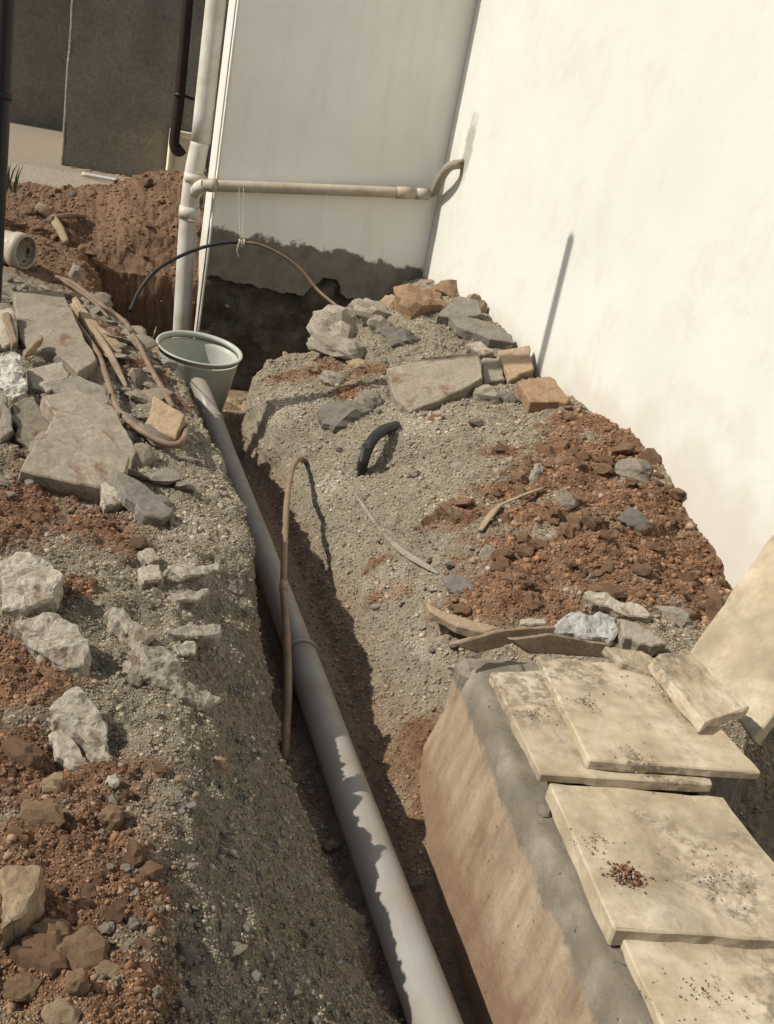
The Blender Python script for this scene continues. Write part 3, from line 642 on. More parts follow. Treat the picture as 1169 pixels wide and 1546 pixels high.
# cream box behind the downpipe
yc = 9.2
a = aty(254, 262, yc); b = aty(296, 196, yc)
cb = tag(empty('meter_box', a), 'cream box standing behind the white downpipe', 'box')
adopt(link('body', box_mesh('body', (a.x, yc, .55), (a.x+.30, yc+.14, aty(258, 196, yc).z), .008), M['cream']), cb)
adopt(link('frame', box_mesh('frame', (a.x-.012, yc-.03, .55), (a.x+.02, yc+.15, aty(258, 194, yc).z), .005), M['cream']), cb)
adopt(link('lid', box_mesh('lid', (a.x+.045, yc-.012, .62), (a.x+.30, yc+.0, aty(258, 203, yc).z), .004), M['cream']), cb)
# black post at the left edge
t1 = aty(10, 0, 4.28); t2 = aty(-8, 400, 4.28); pb = Vector((t2.x, 4.28, .45))
pl = tag(empty('black_post', pb), 'black steel post at the left edge of the photo', 'post')
dx = (t1.x-t2.x)/(t1.z-t2.z)
pt = [(t2.x + dx*(z-t2.z), 4.28, z) for z in (.30, .9, 1.6, 2.4, 3.27)]
tube('shaft', pt, .031, M['black_paint'], pl, seg=20)
zc = aty(4, 145, 4.28).z
tube('clamp', [(t2.x+dx*(zc-t2.z), 4.28, zc-.012), (t2.x+dx*(zc-t2.z), 4.28, zc+.012)], .036, M['black_paint'], pl, seg=20, n=1)
# stub of old pipe
c0 = aty(40, 381, 5.3)
st_ = tag(empty('pipe_stub', c0), 'open dusty pipe stub sticking out of the soil beside the black post', 'pipe')
ax = Vector((.80, -.60, .02)).normalized()
tube('pipe_length', [c0-ax*.7, c0-ax*.3, c0], .080, M['stained_pvc'], st_, seg=32, wall=.007)
tube('rim', [c0-ax*.06, c0-ax*.004], .087, M['stained_pvc'], st_, seg=32, n=1, wall=.014, ring_only=True)

# ------------------------------------------------------------------ cables, hoses, rods
def on(px, py, lift, up=0): p, n = hit(px, py); return p + Vector((0, 0, lift)) - Vector(ray(px, py)).normalized()*up
cy = 5.72
cbl = tag(empty('cable', aty(365, 366, cy)), 'half black half rusty cable arching across the foot of the shaded wall', 'cable')
tube('black_half', [aty(196, 470, 5.5), aty(212, 437, 5.6), aty(240, 405, 5.66), aty(290, 379, cy), aty(335, 367, cy), aty(364, 366, cy)], .0095, M['black_plastic'], cbl, seg=10)
tube('rusty_half', [aty(362, 366, cy), aty(390, 369, cy), aty(425, 385, cy), aty(455, 408, cy-.02), aty(482, 440, cy-.08), aty(520, 472, cy-.25), aty(530, 490, cy-.3)], .0088, M['rust_cable'], cbl, seg=10)
kn = tag(empty('string', aty(364, 366, cy)), 'pale string holding the arched cable up to the waste pipe', 'string')
for dxp in (-2, 5):
    tube('strand', [aty(363+dxp, 284, wy-.035), aty(363+dxp*.8, 330, cy+.1), aty(364+dxp*.4, 366, cy-.014)], .0014, M['string'], kn, seg=6)
for k in range(3):
    pc = aty(361+k*3.4, 367+(k % 2)*1.5, cy)
    tube('knot', [pc+Vector((.0, .018*math.cos(a), .018*math.sin(a))) + Vector((random.uniform(-.004, .004), 0, 0)) for a in [j*math.pi/4 for j in range(9)]], .005, M['string'], kn, seg=6, n=2)
tube('loose_end', [aty(362, 368, cy-.016), aty(358, 378, cy-.02), aty(361, 388, cy-.02)], .003, M['string'], kn, seg=6)

c1 = [on(85, 424, .02, .045), on(110, 437, .03, .045), on(150, 465, .02, .045), on(185, 490, .02, .045), on(205, 520, .02, .045), on(222, 555, .02, .045), on(240, 588, .02, .045), on(262, 622, .012, .045)]
o = tube('brown_cable', c1, .0098, M['rust_cable'], seg=10); tag(o, 'brown cable along the edge of the broken slabs, upper of two', 'cable', 'brown cables over the slab heap')
c2 = [on(90, 456, .02, .045), on(110, 490, .025, .045), on(130, 520, .03, .045), on(148, 548, .03, .045), on(160, 580, .025, .045), on(170, 610, .02, .045), on(181, 632, .02, .045), on(205, 652, .016, .045), on(235, 671, .016, .045), on(262, 680, .018, .045), on(277, 673, .025, .045), on(280, 652, .03, .045), on(272, 636, .02, .045)]
o = tube('brown_cable', c2, .0102, M['rust_cable'], seg=10); tag(o, 'brown cable that drops over the slabs and ends in a loop below the block', 'cable', 'brown cables over the slab heap')
o = tube('brown_cable', [on(84, 426, .03), on(112, 446, .035), on(140, 462, .02), on(165, 484, .01)], .007, M['rust_cable'], seg=8); tag(o, 'short thin brown cable lying beside the upper cable', 'cable')
o = tube('bent_rod', [on(112, 462, .03), on(135, 500, .03), on(165, 545, .025), on(182, 575, .015), on(190, 588, .005)], [.016, .014, .013, .010], M['old_wood'], seg=10, flat=.6); tag(o, 'tapering grey brown strip lying between the two brown cables', 'strip of wood')

# rod across the trench
r0, _ = hit(428, 1150); r1, _ = hit(462, 696)
def blend(px, py, t): d = depth(r0)*(1-t) + depth(r1)*t; return Vector(O + ray(px, py)*d)
rod = [blend(430, 1150, 0), blend(435, 1040, .12), blend(433, 960, .22), blend(428, 890, .33), blend(430, 820, .47), blend(434, 750, .66), blend(442, 708, .82), blend(452, 693, .94), blend(462, 697, 1.0)]
rd = tag(empty('bent_pipe', r0), 'thin rusty brown pipe bent at the top and leaning across the trench', 'pipe')
tube('upper_length', rod[3:], [.0105, .0105, .011], M['rust_cable'], rd, seg=12)
tube('lower_length', rod[:4], [.0115, .0115, .011], M['rust_cable'], rd, seg=12)
tube('sleeve', [blend(428.2, 893, .326), blend(428, 880, .345)], .0125, M['tan_stone'], rd, seg=12, n=1)

# stub of black hose in the right bank
h0 = depth(hit(545, 716)[0]); h1 = depth(hit(606, 642)[0])
hz_ = [Vector(O + ray(px, py)*(h0+(h1-h0)*t - lf)) for px, py, t, lf in ((545,716,0,-.02), (549,696,.15,.05), (556,676,.35,.09), (566,660,.55,.10), (580,649,.75,.07), (598,643,1,.01))]
o = tube('black_hose', hz_, .021, M['black_plastic'], seg=18, wall=.004); tag(o, 'short curved stub of thick black hose in the right bank', 'hose')
# small copper wire at the tub
o = tube('wire', [on(228, 520, 0), aty(232, 508, 4.3), aty(236, 493, 4.28)], .002, M['string'], seg=6); tag(o, 'thin pale wire sticking up beside the tub rim', 'wire')
# white stick on the sand
s0 = atz(124, 263, .625); s1 = atz(190, 275, .625)
o = tube('white_stick', [s0, (s0+s1)/2, s1], .016, M['white_pvc'], seg=10); tag(o, 'straight white stick lying on the sand behind the soil heap', 'stick')
# grass tuft
bm = bmesh.new()
for k in range(14):
    b0 = drop(random.uniform(-.52, -.28), random.uniform(7.0, 7.3))[0]; hgt = random.uniform(.08, .2); l = Vector((random.uniform(-.06, .06), random.uniform(-.03, .03), 0))
    s = Vector((.006, 0, 0)); vs = [bm.verts.new(b0-s), bm.verts.new(b0+s), bm.verts.new(b0+l*.4+Vector((.004, 0, hgt*.6))), bm.verts.new(b0+l*.4+Vector((-.004, 0, hgt*.6))), bm.verts.new(b0+l+Vector((0, 0, hgt)))]
    bm.faces.new(vs[:4]); bm.faces.new((vs[3], vs[2], vs[4]))
o = link('grass', bm_mesh('grass', bm), M['grass']); tag(o, 'sparse tuft of grass blades at the edge of the sand', 'grass', kind='stuff')

# ------------------------------------------------------------------ slabs, chunks and rocks placed on the banks
def piece(name, poly, n, mat, label, cat, th=.03, lift=.01, rough=.0035, jit=.0035, group=None, nsc=12, cuts=3, at=None):
    n = Vector(n).normalized(); cx = sum(p[0] for p in poly)/len(poly); cy_ = sum(p[1] for p in poly)/len(poly)
    hs = [hit(*p)[0] for p in poly] + [hit(cx, cy_)[0]]
    A_ = np.array([h[:] for h in hs]); c0 = A_.mean(0); fn = Vector(np.linalg.svd(A_-c0)[2][2]); fn = fn if fn.z > 0 else -fn
    vd = (Vector(O)-Vector(c0)).normalized()
    n = (n*.6 + fn*.4).normalized()
    if n.dot(vd) < .25: n = (n + vd*.3).normalized()
    c = Vector(c0); up_ = sorted((Vector(h)-c).dot(n) for h in A_)
    c = c + n*(max(0, min(.09, up_[int(len(up_)*.85)])) + .012 + lift*.8); th = th*1.6 + .01
    if at is not None: c = at
    pts = [atplane(px, py, c, n) for px, py in poly]
    me, cc = prism_mesh(name, pts, n, th, rough=rough, cuts=cuts, jit=jit, bev=.004, nsc=nsc)
    o = link(name, me, M[mat]); o.location = cc; tag(o, label, cat, group); return o
def rock(px, py, wp, hp, mat, label, cat='stone', name='stone', seed=None, sink=.42, planes=8, rough=.2, group=None, dep=.8, sub=3, yy=None):
    c = hit(px, py)[0]
    if yy and c.y > 5.6: c = aty(px, py, yy)
    d = depth(c); a = wp/2*d/F; h = hp/2*d/F
    me = rock_mesh(name, sub, planes, rough, seed if seed is not None else random.randrange(9999)); o = link(name, me, M[mat])
    o.scale = (a*1.42, a*1.42*dep, h*1.42); o.rotation_euler = (random.uniform(-.3, .3), random.uniform(-.3, .3)+.15, -YAW + random.uniform(-.3, .3))
    o.location = c + Vector((0, 0, h*(.5-sink))); tag(o, label, cat, group); return o
UPL = (-.12, -.45, .88)
GS = 'broken concrete slabs heaped on the left bank'
piece('broken_slab', [(19,438),(95,440),(104,458),(124,500),(146,545),(118,562),(85,532),(40,525),(25,480)], (-.15, -.25, .95), 'grey_slab', 'long grey slab uppermost on the left heap beside the brown cables', 'concrete slab', .05, .05, group=GS)
piece('broken_slab', [(0,468),(20,462),(27,512),(0,527)], (-.3, -.5, .8), 'lime', 'pale slab fragment at the left edge below the pipe stub', 'concrete slab', .03, .06, group=GS)
piece('broken_slab', [(63,597),(118,588),(172,612),(207,680),(198,712),(160,665),(90,634)], (.05, -.35, .93), 'grey_slab', 'smooth grey slab tucked behind the big pointed slab', 'concrete slab', .03, .03, group=GS)
piece('broken_slab', [(29,709),(84,626),(125,640),(160,655),(196,690),(190,713),(162,738),(112,730)], (-.05, -.62, .78), 'grey_slab', 'big pointed grey slab lowest on the left heap above the red soil', 'concrete slab', .035, .06, group=GS)
piece('broken_slab', [(170,703),(186,712),(225,735),(263,770),(246,783),(222,778),(190,750)], (.1, -.5, .85), 'dark_stone', 'narrow dark slab strip pointing down right of the big pointed slab', 'concrete slab', .02, .03, group=GS)
piece('broken_slab', [(40,557),(95,545),(104,570),(72,592),(48,585)], (-.1, -.5, .85), 'concrete', 'small slab below the uppermost grey slab', 'concrete slab', .04, .03, group=GS)
piece('broken_slab', [(66,577),(120,567),(160,585),(167,606),(140,620),(100,602)], (0, -.5, .85), 'concrete', 'flat brown grey slab in the middle of the left heap', 'concrete slab', .03, .04, group=GS)
piece('broken_slab', [(0,590),(11,596),(22,650),(0,668)], (-.1, -.75, .6), 'concrete', 'rough slab end at the left edge below the white rag', 'concrete slab', .04, .07, group=GS)
piece('broken_slab', [(16,612),(52,598),(74,648),(46,676),(22,662)], (.0, -.6, .8), 'grey_slab', 'dusty slab between the left edge and the big pointed slab', 'concrete slab', .04, .04, group=GS)
piece('stone', [(150,729),(161,724),(192,755),(158,769)], (0, -.6, .8), 'lime', 'pale angular stone under the point of the big slab', 'stone', .03, .03)
piece('crumpled_rag', [(0,532),(27,530),(34,560),(41,592),(16,601),(0,580)], (-.1, -.6, .8), 'white_rag', 'crumpled dirty white rag at the left edge of the slab heap', 'rag', .02, .07, rough=.022, jit=.006, nsc=18)
piece('lath', [(3,472),(13,469),(27,515),(18,521)], (-.2, -.4, .9), 'old_wood', 'pale lath lying along the left edge on the slab heap', 'lath', .012, .085, jit=.001, rough=.002)
piece('lath', [(35,530),(40,535),(67,508),(62,502)], (-.2, -.4, .9), 'old_wood', 'short lath lying askew on the uppermost grey slab', 'lath', .012, .075, jit=.001, rough=.002)
piece('plank', [(110,450),(126,462),(152,492),(188,520),(184,532),(150,522),(128,488)], (.0, -.3, .95), 'tan_stone', 'flat tan plank under the upper brown cable', 'plank', .016, .03, jit=.002, rough=.003)
# short tan block caught by the cable loop
n_ = Vector((-.25, -.5, .8)).normalized()
piece('block', [(233,597),(280,626),(266,662),(218,640)], n_, 'tan_stone', 'tan block caught in the brown cable loop beside the pipe', 'block', .07, .05, jit=.002, rough=.004)

piece('block', [(200,528),(240,516),(246,548),(236,580),(214,575)], (-.3, -.75, .55), 'tan_stone', 'earthy block hiding the left rim of the tub', 'block', .06, .0, at=aty(226, 548, 4.28))
LW = 'pale broken mortar chunks on the left bank'
for poly, lab, th, lift, n in (
 ([(0,850),(30,832),(60,838),(93,860),(85,900),(30,922),(0,918)], 'largest white mortar chunk at the left edge below the red soil', .05, .035, (-.1, -.55, .8)),
 ([(22,932),(70,922),(118,945),(136,985),(125,1006),(85,1003),(60,980),(30,970)], 'rough white chunk just below the largest white chunk', .04, .02, (-.05, -.4, .9)),
 ([(75,1065),(115,1037),(150,1065),(165,1100),(172,1145),(150,1147),(125,1115),(85,1085)], 'long pale chunk standing among red crumbs, its end pointing down', .035, .03, (0, -.4, .9)),
 ([(75,1105),(95,1100),(125,1130),(143,1168),(110,1160),(88,1140)], 'smaller pale chunk just left of the long pale chunk', .03, .02, (-.1, -.5, .85)),
 ([(165,912),(188,915),(232,960),(207,976)], 'narrow tan flake above the long ledge chunk', .02, .02, (.2, -.4, .9)),
 ([(207,970),(245,975),(290,1025),(336,1055),(322,1069),(280,1055),(225,1008)], 'long pale ledge chunk sticking out over the gravel face', .035, .035, (.25, -.4, .85)),
 ([(255,855),(330,849),(332,862),(275,873)], 'flat pale flake, topmost of the layers in the bank edge', .02, .03, (.1, -.6, .8)),
 ([(258,893),(318,888),(303,906),(268,908)], 'flat flake, second of the layers in the bank edge', .018, .02, (.1, -.6, .8)),
 ([(250,947),(336,939),(336,957),(290,963),(255,957)], 'bright flake, third of the layers in the bank edge', .02, .03, (.1, -.6, .8)),
 ([(262,970),(296,966),(299,988),(270,991)], 'stubby pale stone below the bright flake', .03, .02, (.1, -.6, .8)),
 ([(205,830),(232,826),(246,842),(225,852)], 'grey white stone at the end of the red soil, upper of two', .03, .025, (0, -.5, .85)),
 ([(208,856),(243,850),(247,874),(215,880)], 'grey white stone at the end of the red soil, lower of two', .03, .025, (0, -.5, .85)),
 ([(160,1170),(178,1165),(184,1182),(168,1188)], 'small pale stone below the long pale chunk', .02, .012, (0, -.4, .9))):
    piece('mortar_chunk', poly, n, 'lime', lab, 'stone', th, lift*.4, rough=.016, jit=.005, group=LW, nsc=17, cuts=4)
piece('stone', [(0,1310),(66,1307),(58,1345),(38,1380),(0,1412)], (-.1, -.35, .9), 'tan_stone', 'flat tan stone at the left edge above the orange stones', 'stone', .05, .04, rough=.006)
for px, py, w_, h_, mt, lab in (
 (75,1412,56,36,'brown_stone','orange brown stone just right of the flat tan stone'),
 (120,1442,60,62,'brown_stone','large orange stone near the lower left corner'),
 (62,1452,58,56,'red_clod','dark red stone left of the large orange stone'),
 (30,1490,44,30,'brown_stone','low brown stone nearest the lower left corner'),
 (113,1485,30,34,'brown_stone','small orange stone under the large orange stone'),
 (168,1240,36,50,'brown_stone','orange stone standing alone on the gravel slope edge'),
 (58,1235,56,26,'brown_stone','flat orange stone amid the red soil on the left'),
 (84,1190,34,34,'tan_stone','round tan stone below the pale chunks'),
 (35,1145,50,42,'red_clod','dome shaped red lump at the left edge'),
 (95,1536,46,26,'tan_stone','yellowish stone at the bottom edge'),
 (160,1468,30,24,'tan_stone','pale stone at the foot of the red soil'),
 (438,1497,34,24,'lime','white stone at the bottom near the grey pipe'),
 (330,1155,22,22,'tan_stone','tan pebble set high in the gravel face'),
 (270,1180,16,14,'tan_stone','small round pebble in the gravel face'),
 (350,1432,40,14,'lime','pale flake at the foot of the gravel face'),
 (275,1445,30,34,'lime','knobbly white stone among gravel at the bottom'),
 (275,1515,26,18,'lime','pale pebble at the bottom edge among gravel'),
 (500,1280,22,16,'tan_stone','small stone beside the left flank of the grey pipe'),
 (632,1338,26,24,'concrete','grey stone in the shaded trench beside the pipe')):
    rock(px, py, w_, h_, mt, lab)
# right heap
for px, py, w_, h_, mt, lab in (
 (632,470,66,62,'brown_stone','big brown boulder on top of the right heap'),
 (678,446,44,36,'brown_stone','brown stone behind the big boulder'),
 (512,507,76,50,'lime','large pale lump at the left end of the heap top'),
 (556,474,56,36,'lime','pale crumbly lump left of the big boulder'),
 (592,462,26,26,'tan_stone','small tan stone touching the big boulder on its left'),
 (532,486,34,28,'lime','small pale lump between the two larger pale lumps'),
 (577,500,44,34,'concrete','grey lump below the pale crumbly lump'),
 (520,530,90,30,'concrete','long grey lump under the large pale lump'),
 (620,438,18,14,'lime','small white stone left of the brown stones'),
 (715,467,30,34,'tan_stone','tan stone leaning near the white wall'),
 (606,515,50,30,'dark_stone','dark lump below the big boulder'),
 (524,632,62,44,'dark_stone','dark lump under the broken edge of the right bank'),
 (560,610,36,26,'concrete','grey stone between the dark lump and the flat slab'),
 (505,575,34,18,'concrete','flat stone in the red band of the right bank'),
 (540,552,30,16,'tan_stone','tan flake in the red band of the right bank'),
 (476,556,26,14,'tan_stone','tan flake near the bank edge above the tub'),
 (635,545,16,12,'lime','small pale pebble behind the flat slab'),
 (742,600,40,26,'concrete','grey stone below the tan block'),
 (771,606,26,16,'dark_stone','dark pebble beside the grey stone'),
 (724,642,26,12,'dark_stone','thin dark stone on the gravel slope'),
 (680,778,36,22,'brown_stone','orange stone in the middle of the gravel slope'),
 (735,838,22,26,'lime','pale rounded stone at the left edge of the red heap'),
 (700,886,50,24,'dark_stone','dark flat stone low on the red heap'),
 (625,718,20,14,'lime','pale pebble on the gravel slope'),
 (690,705,18,10,'lime','flat pale chip on the gravel slope'),
 (810,720,18,26,'lime','pale sliver standing in the red heap'),
 (960,715,50,30,'concrete','grey clod near the wall in the red heap'),
 (955,785,40,18,'dark_stone','dark stone in the red heap'),
 (860,760,30,20,'concrete','small grey clod inside the red heap'),
 (1015,935,46,40,'lime','grey white lump at the near end of the red heap'),
 (1040,945,22,16,'lime','small white stone beside the grey white lump'),
 (1035,925,24,14,'brown_stone','orange stone above the grey white lump'),
 (1072,918,22,18,'tan_stone','tan stone against the foot of the white wall')):
    rock(px, py, w_, h_, mt, lab, yy={512:4.95, 556:5.1, 592:5.3, 532:5.05, 577:5.0, 520:4.8, 632:5.2, 678:5.55, 620:5.5, 606:5.0}.get(px) if py < 540 else None)
piece('broken_slab', [(583,556),(640,541),(722,531),(728,570),(665,604),(620,622),(596,600)], (-.22, -.42, .88), 'grey_slab', 'flat grey slab crossed by a shadow on the right heap', 'concrete slab', .035, .03, rough=.004)
piece('broken_slab', [(729,540),(755,539),(763,572),(731,579)], (-.2, -.42, .88), 'concrete', 'narrow grey piece between the flat slab and the tan block', 'concrete slab', .03, .03)
piece('block', [(752,528),(800,521),(806,558),(770,573)], (-.25, -.55, .8), 'tan_stone', 'tan block beside the wall shadow on the right heap', 'block', .05, .035)
piece('broken_slab', [(782,575),(830,568),(861,600),(856,608),(800,606)], (-.2, -.3, .9), 'brown_stone', 'brown flat slab against the wall below the tan block', 'concrete slab', .04, .03)
piece('stone', [(704,521),(725,514),(746,531),(728,536)], (-.2, -.4, .9), 'lime', 'white flat chip above the flat grey slab', 'stone', .015, .03)
piece('broken_slab', [(660,476),(692,446),(722,452),(727,474),(700,480)], (-.2, -.5, .8), 'dark_stone', 'dark slab fragment standing behind the tan stone', 'concrete slab', .03, .04)
piece('broken_slab', [(678,476),(720,480),(772,505),(776,517),(740,512),(690,492)], (-.2, -.3, .9), 'dark_stone', 'dark flat slab sloping along the wall top of the heap', 'concrete slab', .025, .03)
piece('mortar_chunk', [(882,893),(905,893),(975,915),(985,932),(950,930),(895,908)], (-.2, -.5, .85), 'lime', 'white mortar strip lying at the foot of the red heap', 'stone', .025, .04, rough=.008)
piece('mortar_chunk', [(784,934),(824,932),(826,942),(786,944)], (-.1, -.6, .8), 'lime', 'small white mortar strip left of the plastic bag', 'stone', .02, .03)
piece('plastic_bag', [(836,952),(862,925),(885,930),(905,922),(930,932),(934,952),(925,966),(880,962)], (-.2, -.5, .85), 'plastic_film', 'crumpled clear plastic bag at the foot of the red heap', 'plastic bag', .03, .03, rough=.024, jit=.006, nsc=18, cuts=4)
piece('broken_slab', [(935,932),(965,940),(1010,972),(985,976),(942,962)], (-.2, -.5, .85), 'concrete', 'grey slab piece right of the plastic bag', 'concrete slab', .03, .04)
piece('plank', [(640,905),(660,918),(720,938),(760,948),(735,954),(690,945),(650,922)], (-.1, -.4, .9), 'old_wood', 'thin tan plank half buried above the chamber corner', 'plank', .014, .02, jit=.002, rough=.003)
piece('plastic_scrap', [(680,1004),(688,1000),(708,1012),(705,1022)], (-.2, -.5, .85), 'plastic_film', 'pale plastic scrap beside the far chamber corner', 'plastic scrap', .01, .015)
o = tube('plastic_strip', [on(535, 745, .006), on(550, 770, .008), on(575, 805, .01), on(605, 835, .01), on(640, 858, .012), on(662, 868, .004)], [.003, .008, .006, .012, .011, .004], M['concrete'], seg=8, flat=.35); tag(o, 'torn grey plastic strip along the crest of the gravel slope', 'plastic strip')
o = tube('twisted_strip', [on(724, 806, .01), on(738, 788, .02), on(752, 774, .025), on(775, 765, .03), on(800, 755, .03), on(818, 745, .02)], [.010, .016, .008, .010, .006], M['old_wood'], seg=10, flat=.5); tag(o, 'twisted pale strip half buried in the red heap', 'strip of plastic')
# back spoil: bits of wood
for a, b, r, lab in (((55,320),(76,333),.035,'stubby tan wood piece among the soil behind the pipe stub'), ((74,338),(128,332),.022,'thin wood piece lying level in the soil behind the pipe stub'), ((78,336),(100,372),.026,'wood piece slanting down the soil behind the pipe stub')):
    o = tube('wood_piece', [on(*a, .03), (on(*a, .03)+on(*b, .02))/2 + Vector((0, 0, .01)), on(*b, .02)], [r, r*1.1, r*.8], M['old_wood'], seg=8, flat=.6); tag(o, lab, 'piece of wood')
rock(112, 418, 16, 26, 'lime', 'white stone at the rim of the pit beside the cables')
rock(112, 296, 10, 8, 'dark_stone', 'small dark stone alone on the sand edge')
rock(478, 524, 12, 22, 'white_rag', 'small white scrap at the left end of the heap top', cat='scrap', name='scrap')

# ------------------------------------------------------------------ countable loose clods and stones, copied from a few shapes
def scatter(name, variants, pts, mat, label, cat, group, sizes, flat=.75):
    base = [rock_mesh(name, 2, 6 if name[0] in 'rl' or 'frag' in name else 9, .10 if name[0] == 'r' or 'frag' in name else .34, 500+k+len(name)*7, .0 if name[0] == 'r' or 'frag' in name else .3) for k in range(variants)]
    for me in base: me.materials.append(M[mat])
    for k, (p, n) in enumerate(pts):
        o = bpy.data.objects.new(name, base[k % variants]); COL.objects.link(o)
        s = sizes(k); o.scale = (s*random.uniform(.8, 1.3), s*random.uniform(.8, 1.2), s*flat*random.uniform(.8, 1.2))
        o.rotation_euler = (random.uniform(-.6, .6), random.uniform(-.6, .6), random.uniform(0, 6.28)); o.location = p + n*s*.25
        tag(o, label, cat, group)
def pick(n, ok, x0, x1, y0, y1):
    out = []; tries = 0
    while len(out) < n and tries < 40:
        tries += 1
        q = np.stack([rng.uniform(x0, x1, 400), rng.uniform(y0, y1, 400), np.zeros(400)], 1)
        for p in q[ok(q)]:
            h, nv = drop(p[0], p[1]); out.append((h, nv))
            if len(out) >= n: break
    return out
scatter('soil_clod', 7, pick(170, lambda q: red_mask(q) > .6, 1.1, 2.05, 2.3, 4.0), 'red_clod', 'red brown clod on the red heap against the white wall', 'soil clod', 'clods on the red heap', lambda k: .011 + .030*random.random()**2)
scatter('soil_clod', 7, pick(80, lambda q: red_mask(q) > .6, -.25, .5, .95, 3.6), 'red_clod', 'red brown clod in the red soil of the left bank', 'soil clod', 'clods on the left bank', lambda k: .007 + .016*random.random()**2)
scatter('soil_clod', 5, pick(48, lambda q: back_mask(q) > .7, -.5, .8, 5.9, 7.7), 'red_clod', 'brown clod on the soil heap at the back', 'soil clod', 'clods on the back heap', lambda k: .015 + .035*random.random()**2)
scatter('stone', 7, pick(110, lambda q: red_mask(q) < .3, .98, 1.95, 2.2, 4.8), 'concrete', 'small grey stone loose on the right gravel slope', 'stone', 'loose stones on the right slope', lambda k: .007 + .016*random.random()**2)
scatter('stone', 7, pick(110, lambda q: red_mask(q) < .3, -.2, .5, .95, 3.6), 'lime', 'small pale stone loose on the left bank', 'stone', 'loose stones on the left bank', lambda k: .005 + .011*random.random()**2)

scatter('pebble', 7, pick(130, lambda q: np.ones(len(q), bool), .10, .50, .95, 1.35), 'lime', 'pale pebble among the gravel at the foot of the left bank', 'pebble', 'pebbles at the foot of the left bank', lambda k: .004 + .007*random.random()**2)
scatter('slab_fragment', 8, pick(34, lambda q: np.ones(len(q), bool), -.25, .38, 2.7, 5.0), 'grey_slab', 'flat broken slab fragment tilted in the left heap', 'slab fragment', 'slab fragments of the left heap', lambda k: .035 + .04*random.random(), .32)
scatter('rubble_piece', 8, pick(130, lambda q: np.ones(len(q), bool), -.25, .42, 2.5, 5.0), 'concrete', 'small broken concrete piece among the slabs of the left heap', 'rubble', 'small rubble of the left heap', lambda k: .013 + .042*random.random()**1.7, .45)
scatter('rubble_piece', 8, pick(120, lambda q: q[:, 1] > 5.75-1.0*(2.07-q[:, 0]), .95, 2.03, 4.3, 5.8), 'tan_stone', 'small broken piece on the top of the right heap', 'rubble', 'small rubble on the right heap top', lambda k: .014 + .05*random.random()**1.8, .6)
# crumbs of red earth on a cover slab
def bits(centre, n, spread, smin, smax, cols):
    ic = bmesh.new(); bmesh.ops.create_icosphere(ic, subdivisions=1, radius=1); v0 = np.array([v.co for v in ic.verts]); ic.verts.index_update()
    f0 = np.array([[v.index for v in f.verts] for f in ic.faces]); ic.free()
    r = np.abs(rng.normal(size=n)); a = rng.uniform(0, 6.28, n); s = rng.uniform(smin, smax, n)
    c = np.stack([centre[0]+r*spread*np.cos(a), centre[1]+r*spread*.8*np.sin(a), centre[2]+s*.4+np.clip(.006-r*.004, 0, 1)*2*rng.random(n)], 1)
    V = v0[None]*(s[:, None, None])*rng.uniform(.6, 1.2, (n, 42 if len(v0) == 42 else len(v0), 1)) + c[:, None]
    Fc = f0[None] + (np.arange(n)*len(v0))[:, None, None]
    col = np.repeat(np.array(cols)[rng.integers(0, len(cols), n)], len(v0), 0)
    return np_mesh('crumbs', V.reshape(-1, 3), Fc.reshape(-1, 3), col)
o = link('soil_crumbs', bits(atz(945, 1322, .389), 420, .021, .0008, .0034, [(.14, .05, .025), (.2, .09, .045), (.1, .04, .02), (.3, .25, .2)]), M['gravel']); tag(o, 'small heap of red crumbs on a cover slab', 'soil crumbs', kind='stuff')

for px, py, z, n_, sp in ((880,1060,.436,60,.03),(1000,1050,.436,70,.06),(800,1080,.412,60,.03),(1080,1330,.389,80,.07),(890,1270,.389,40,.03),(1060,1500,.367,70,.06),(960,1145,.436,50,.04)):
    o = link('soil_crumbs', bits(atz(px, py, z), n_, sp, .0008, .0024, [(.12, .085, .06), (.22, .17, .12), (.16, .08, .045), (.33, .28, .2)]), M['gravel']); tag(o, 'thin scatter of grit lying on a cover slab', 'soil crumbs', kind='stuff')
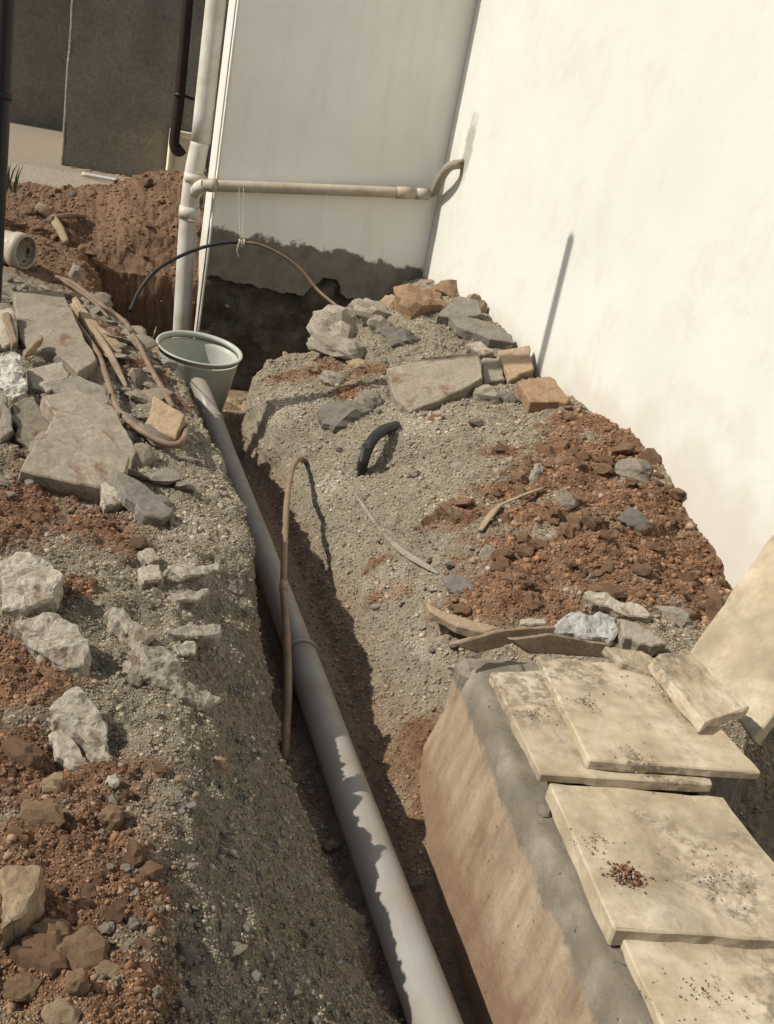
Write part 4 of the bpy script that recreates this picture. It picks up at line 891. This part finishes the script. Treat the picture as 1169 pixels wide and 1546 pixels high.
# ------------------------------------------------------------------ gravel: one mass of small angular stones
def gravel(name, n, x0, x1, y0, y1, smin, smax, keep, label, octa=False, pw=4.5, cat='gravel', lift=.1):
    q = np.stack([rng.uniform(x0, x1, n), y0 + (y1-y0)*rng.random(n)**1.3, np.zeros(n)], 1); q = q[keep(q)]
    # bilinear lookup in the displaced grid would miss overhangs: cast onto the ground itself
    P_, N_ = [], []
    for x, y, _ in q:
        h = BV.ray_cast(Vector((x, y, 3)), Vector((0, 0, -1)))
        if h[0] is not None: P_.append(h[0][:]); N_.append(h[1][:])
    P_ = np.array(P_); N_ = np.array(N_); n = len(P_)
    ic = bmesh.new(); bmesh.ops.create_icosphere(ic, subdivisions=1, radius=1); ic.verts.index_update()
    v0 = np.array([v.co for v in ic.verts]); f0 = np.array([[v.index for v in f.verts] for f in ic.faces]); ic.free()
    if len(v0) != 12:   # plain icosahedron: 20 faces
        t = (1+5**.5)/2; v0 = np.array([(-1,t,0),(1,t,0),(-1,-t,0),(1,-t,0),(0,-1,t),(0,1,t),(0,-1,-t),(0,1,-t),(t,0,-1),(t,0,1),(-t,0,-1),(-t,0,1)])/math.sqrt(1+t*t)
        f0 = np.array([(0,11,5),(0,5,1),(0,1,7),(0,7,10),(0,10,11),(1,5,9),(5,11,4),(11,10,2),(10,7,6),(7,1,8),(3,9,4),(3,4,2),(3,2,6),(3,6,8),(3,8,9),(4,9,5),(2,4,11),(6,2,10),(8,6,7),(9,8,1)])
    if octa:
        v0 = np.array([(1,0,0),(-1,0,0),(0,1,0),(0,-1,0),(0,0,1),(0,0,-1.)]); f0 = np.array([(0,2,4),(2,1,4),(1,3,4),(3,0,4),(2,0,5),(1,2,5),(3,1,5),(0,3,5)])
    nv = len(v0)
    var = v0[None]*rng.uniform(.6, 1.2, (60, nv, 1)) * rng.uniform(.6, 1.2, (60, 1, 3))
    a = rng.uniform(0, 6.283, n); ca, sa = np.cos(a), np.sin(a)
    s = smin + (smax-smin)*rng.random(n)**pw; s *= .75 + .25*np.clip(P_[:, 1]/2, .6, 2)
    L = var[rng.integers(0, 60, n)]*s[:, None, None]
    V = np.stack([L[..., 0]*ca[:, None]-L[..., 1]*sa[:, None], L[..., 0]*sa[:, None]+L[..., 1]*ca[:, None], L[..., 2]*.8], -1) + (P_ + N_*(s*lift)[:, None])[:, None]
    Fc = f0[None] + (np.arange(n)*nv)[:, None, None]
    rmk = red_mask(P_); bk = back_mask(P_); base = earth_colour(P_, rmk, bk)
    pal = np.array([(1.35, 1.5, 1.7), (.7, .68, .66), (1.0, 1.0, 1.0), (1.12, 1.10, 1.08), (.88, .88, .90), (1.22, 1.21, 1.20), (1.0, .92, .82), (1.05, .97, .88)])
    col = base*pal[np.where(rng.random(n) < .82, rng.integers(2, 8, n), rng.integers(0, 2, n))]*rng.uniform(.75, 1.2, (n, 1)) 
    o = link(name, np_mesh(name, V.reshape(-1, 3), Fc.reshape(-1, 3), np.repeat(np.clip(col, 0, .65), nv, 0)), M['gravel'])
    tag(o, label, cat, kind='stuff')
nofloor = lambda q: np.ones(len(q), bool)
gravel('gravel', 26000, -.32, .66, .8, 4.4, .0020, .0085, nofloor, 'loose gravel over the left bank')
gravel('grit', 110000, -.15, .66, .85, 3.2, .0016, .0042, nofloor, 'fine grit over the left bank', True, 2, 'grit', .25)
gravel('gravel', 24000, .84, 2.06, 1.7, 5.2, .0024, .0095, nofloor, 'loose gravel over the right bank')
gravel('grit', 80000, .86, 2.04, 1.8, 4.9, .0018, .0050, nofloor, 'fine grit over the right bank', True, 2, 'grit', .25)
gravel('soil_crumbs', 9000, 1.0, 2.06, 2.2, 4.3, .0028, .017, lambda q: red_mask(q) > .35, 'red crumbs over the red heap', False, 5, 'soil crumbs', .0)
gravel('soil_crumbs', 26000, 1.0, 2.06, 2.2, 4.3, .002, .006, lambda q: red_mask(q) > .25, 'fine red crumbs over the red heap', True, 2, 'soil crumbs', .2)
gravel('soil_crumbs', 8000, -.3, .5, .9, 3.7, .002, .012, lambda q: red_mask(q) > .35, 'red crumbs over the left bank', False, 5, 'soil crumbs', .0)
gravel('soil_crumbs', 26000, -.3, .5, .85, 3.7, .0013, .0045, lambda q: red_mask(q) > .25, 'fine red crumbs over the left bank', True, 2, 'soil crumbs', .2)
gravel('soil_crumbs', 6000, -.6, .9, 5.0, 8.0, .003, .016, lambda q: (back_mask(q) > .4), 'crumbs of brown soil on the back heap', True, 3, 'soil crumbs', .1)
gravel('grit', 6000, .6, .92, .7, 4.6, .002, .007, nofloor, 'crumbs of earth on the trench floor', True, 3, 'grit', .2)
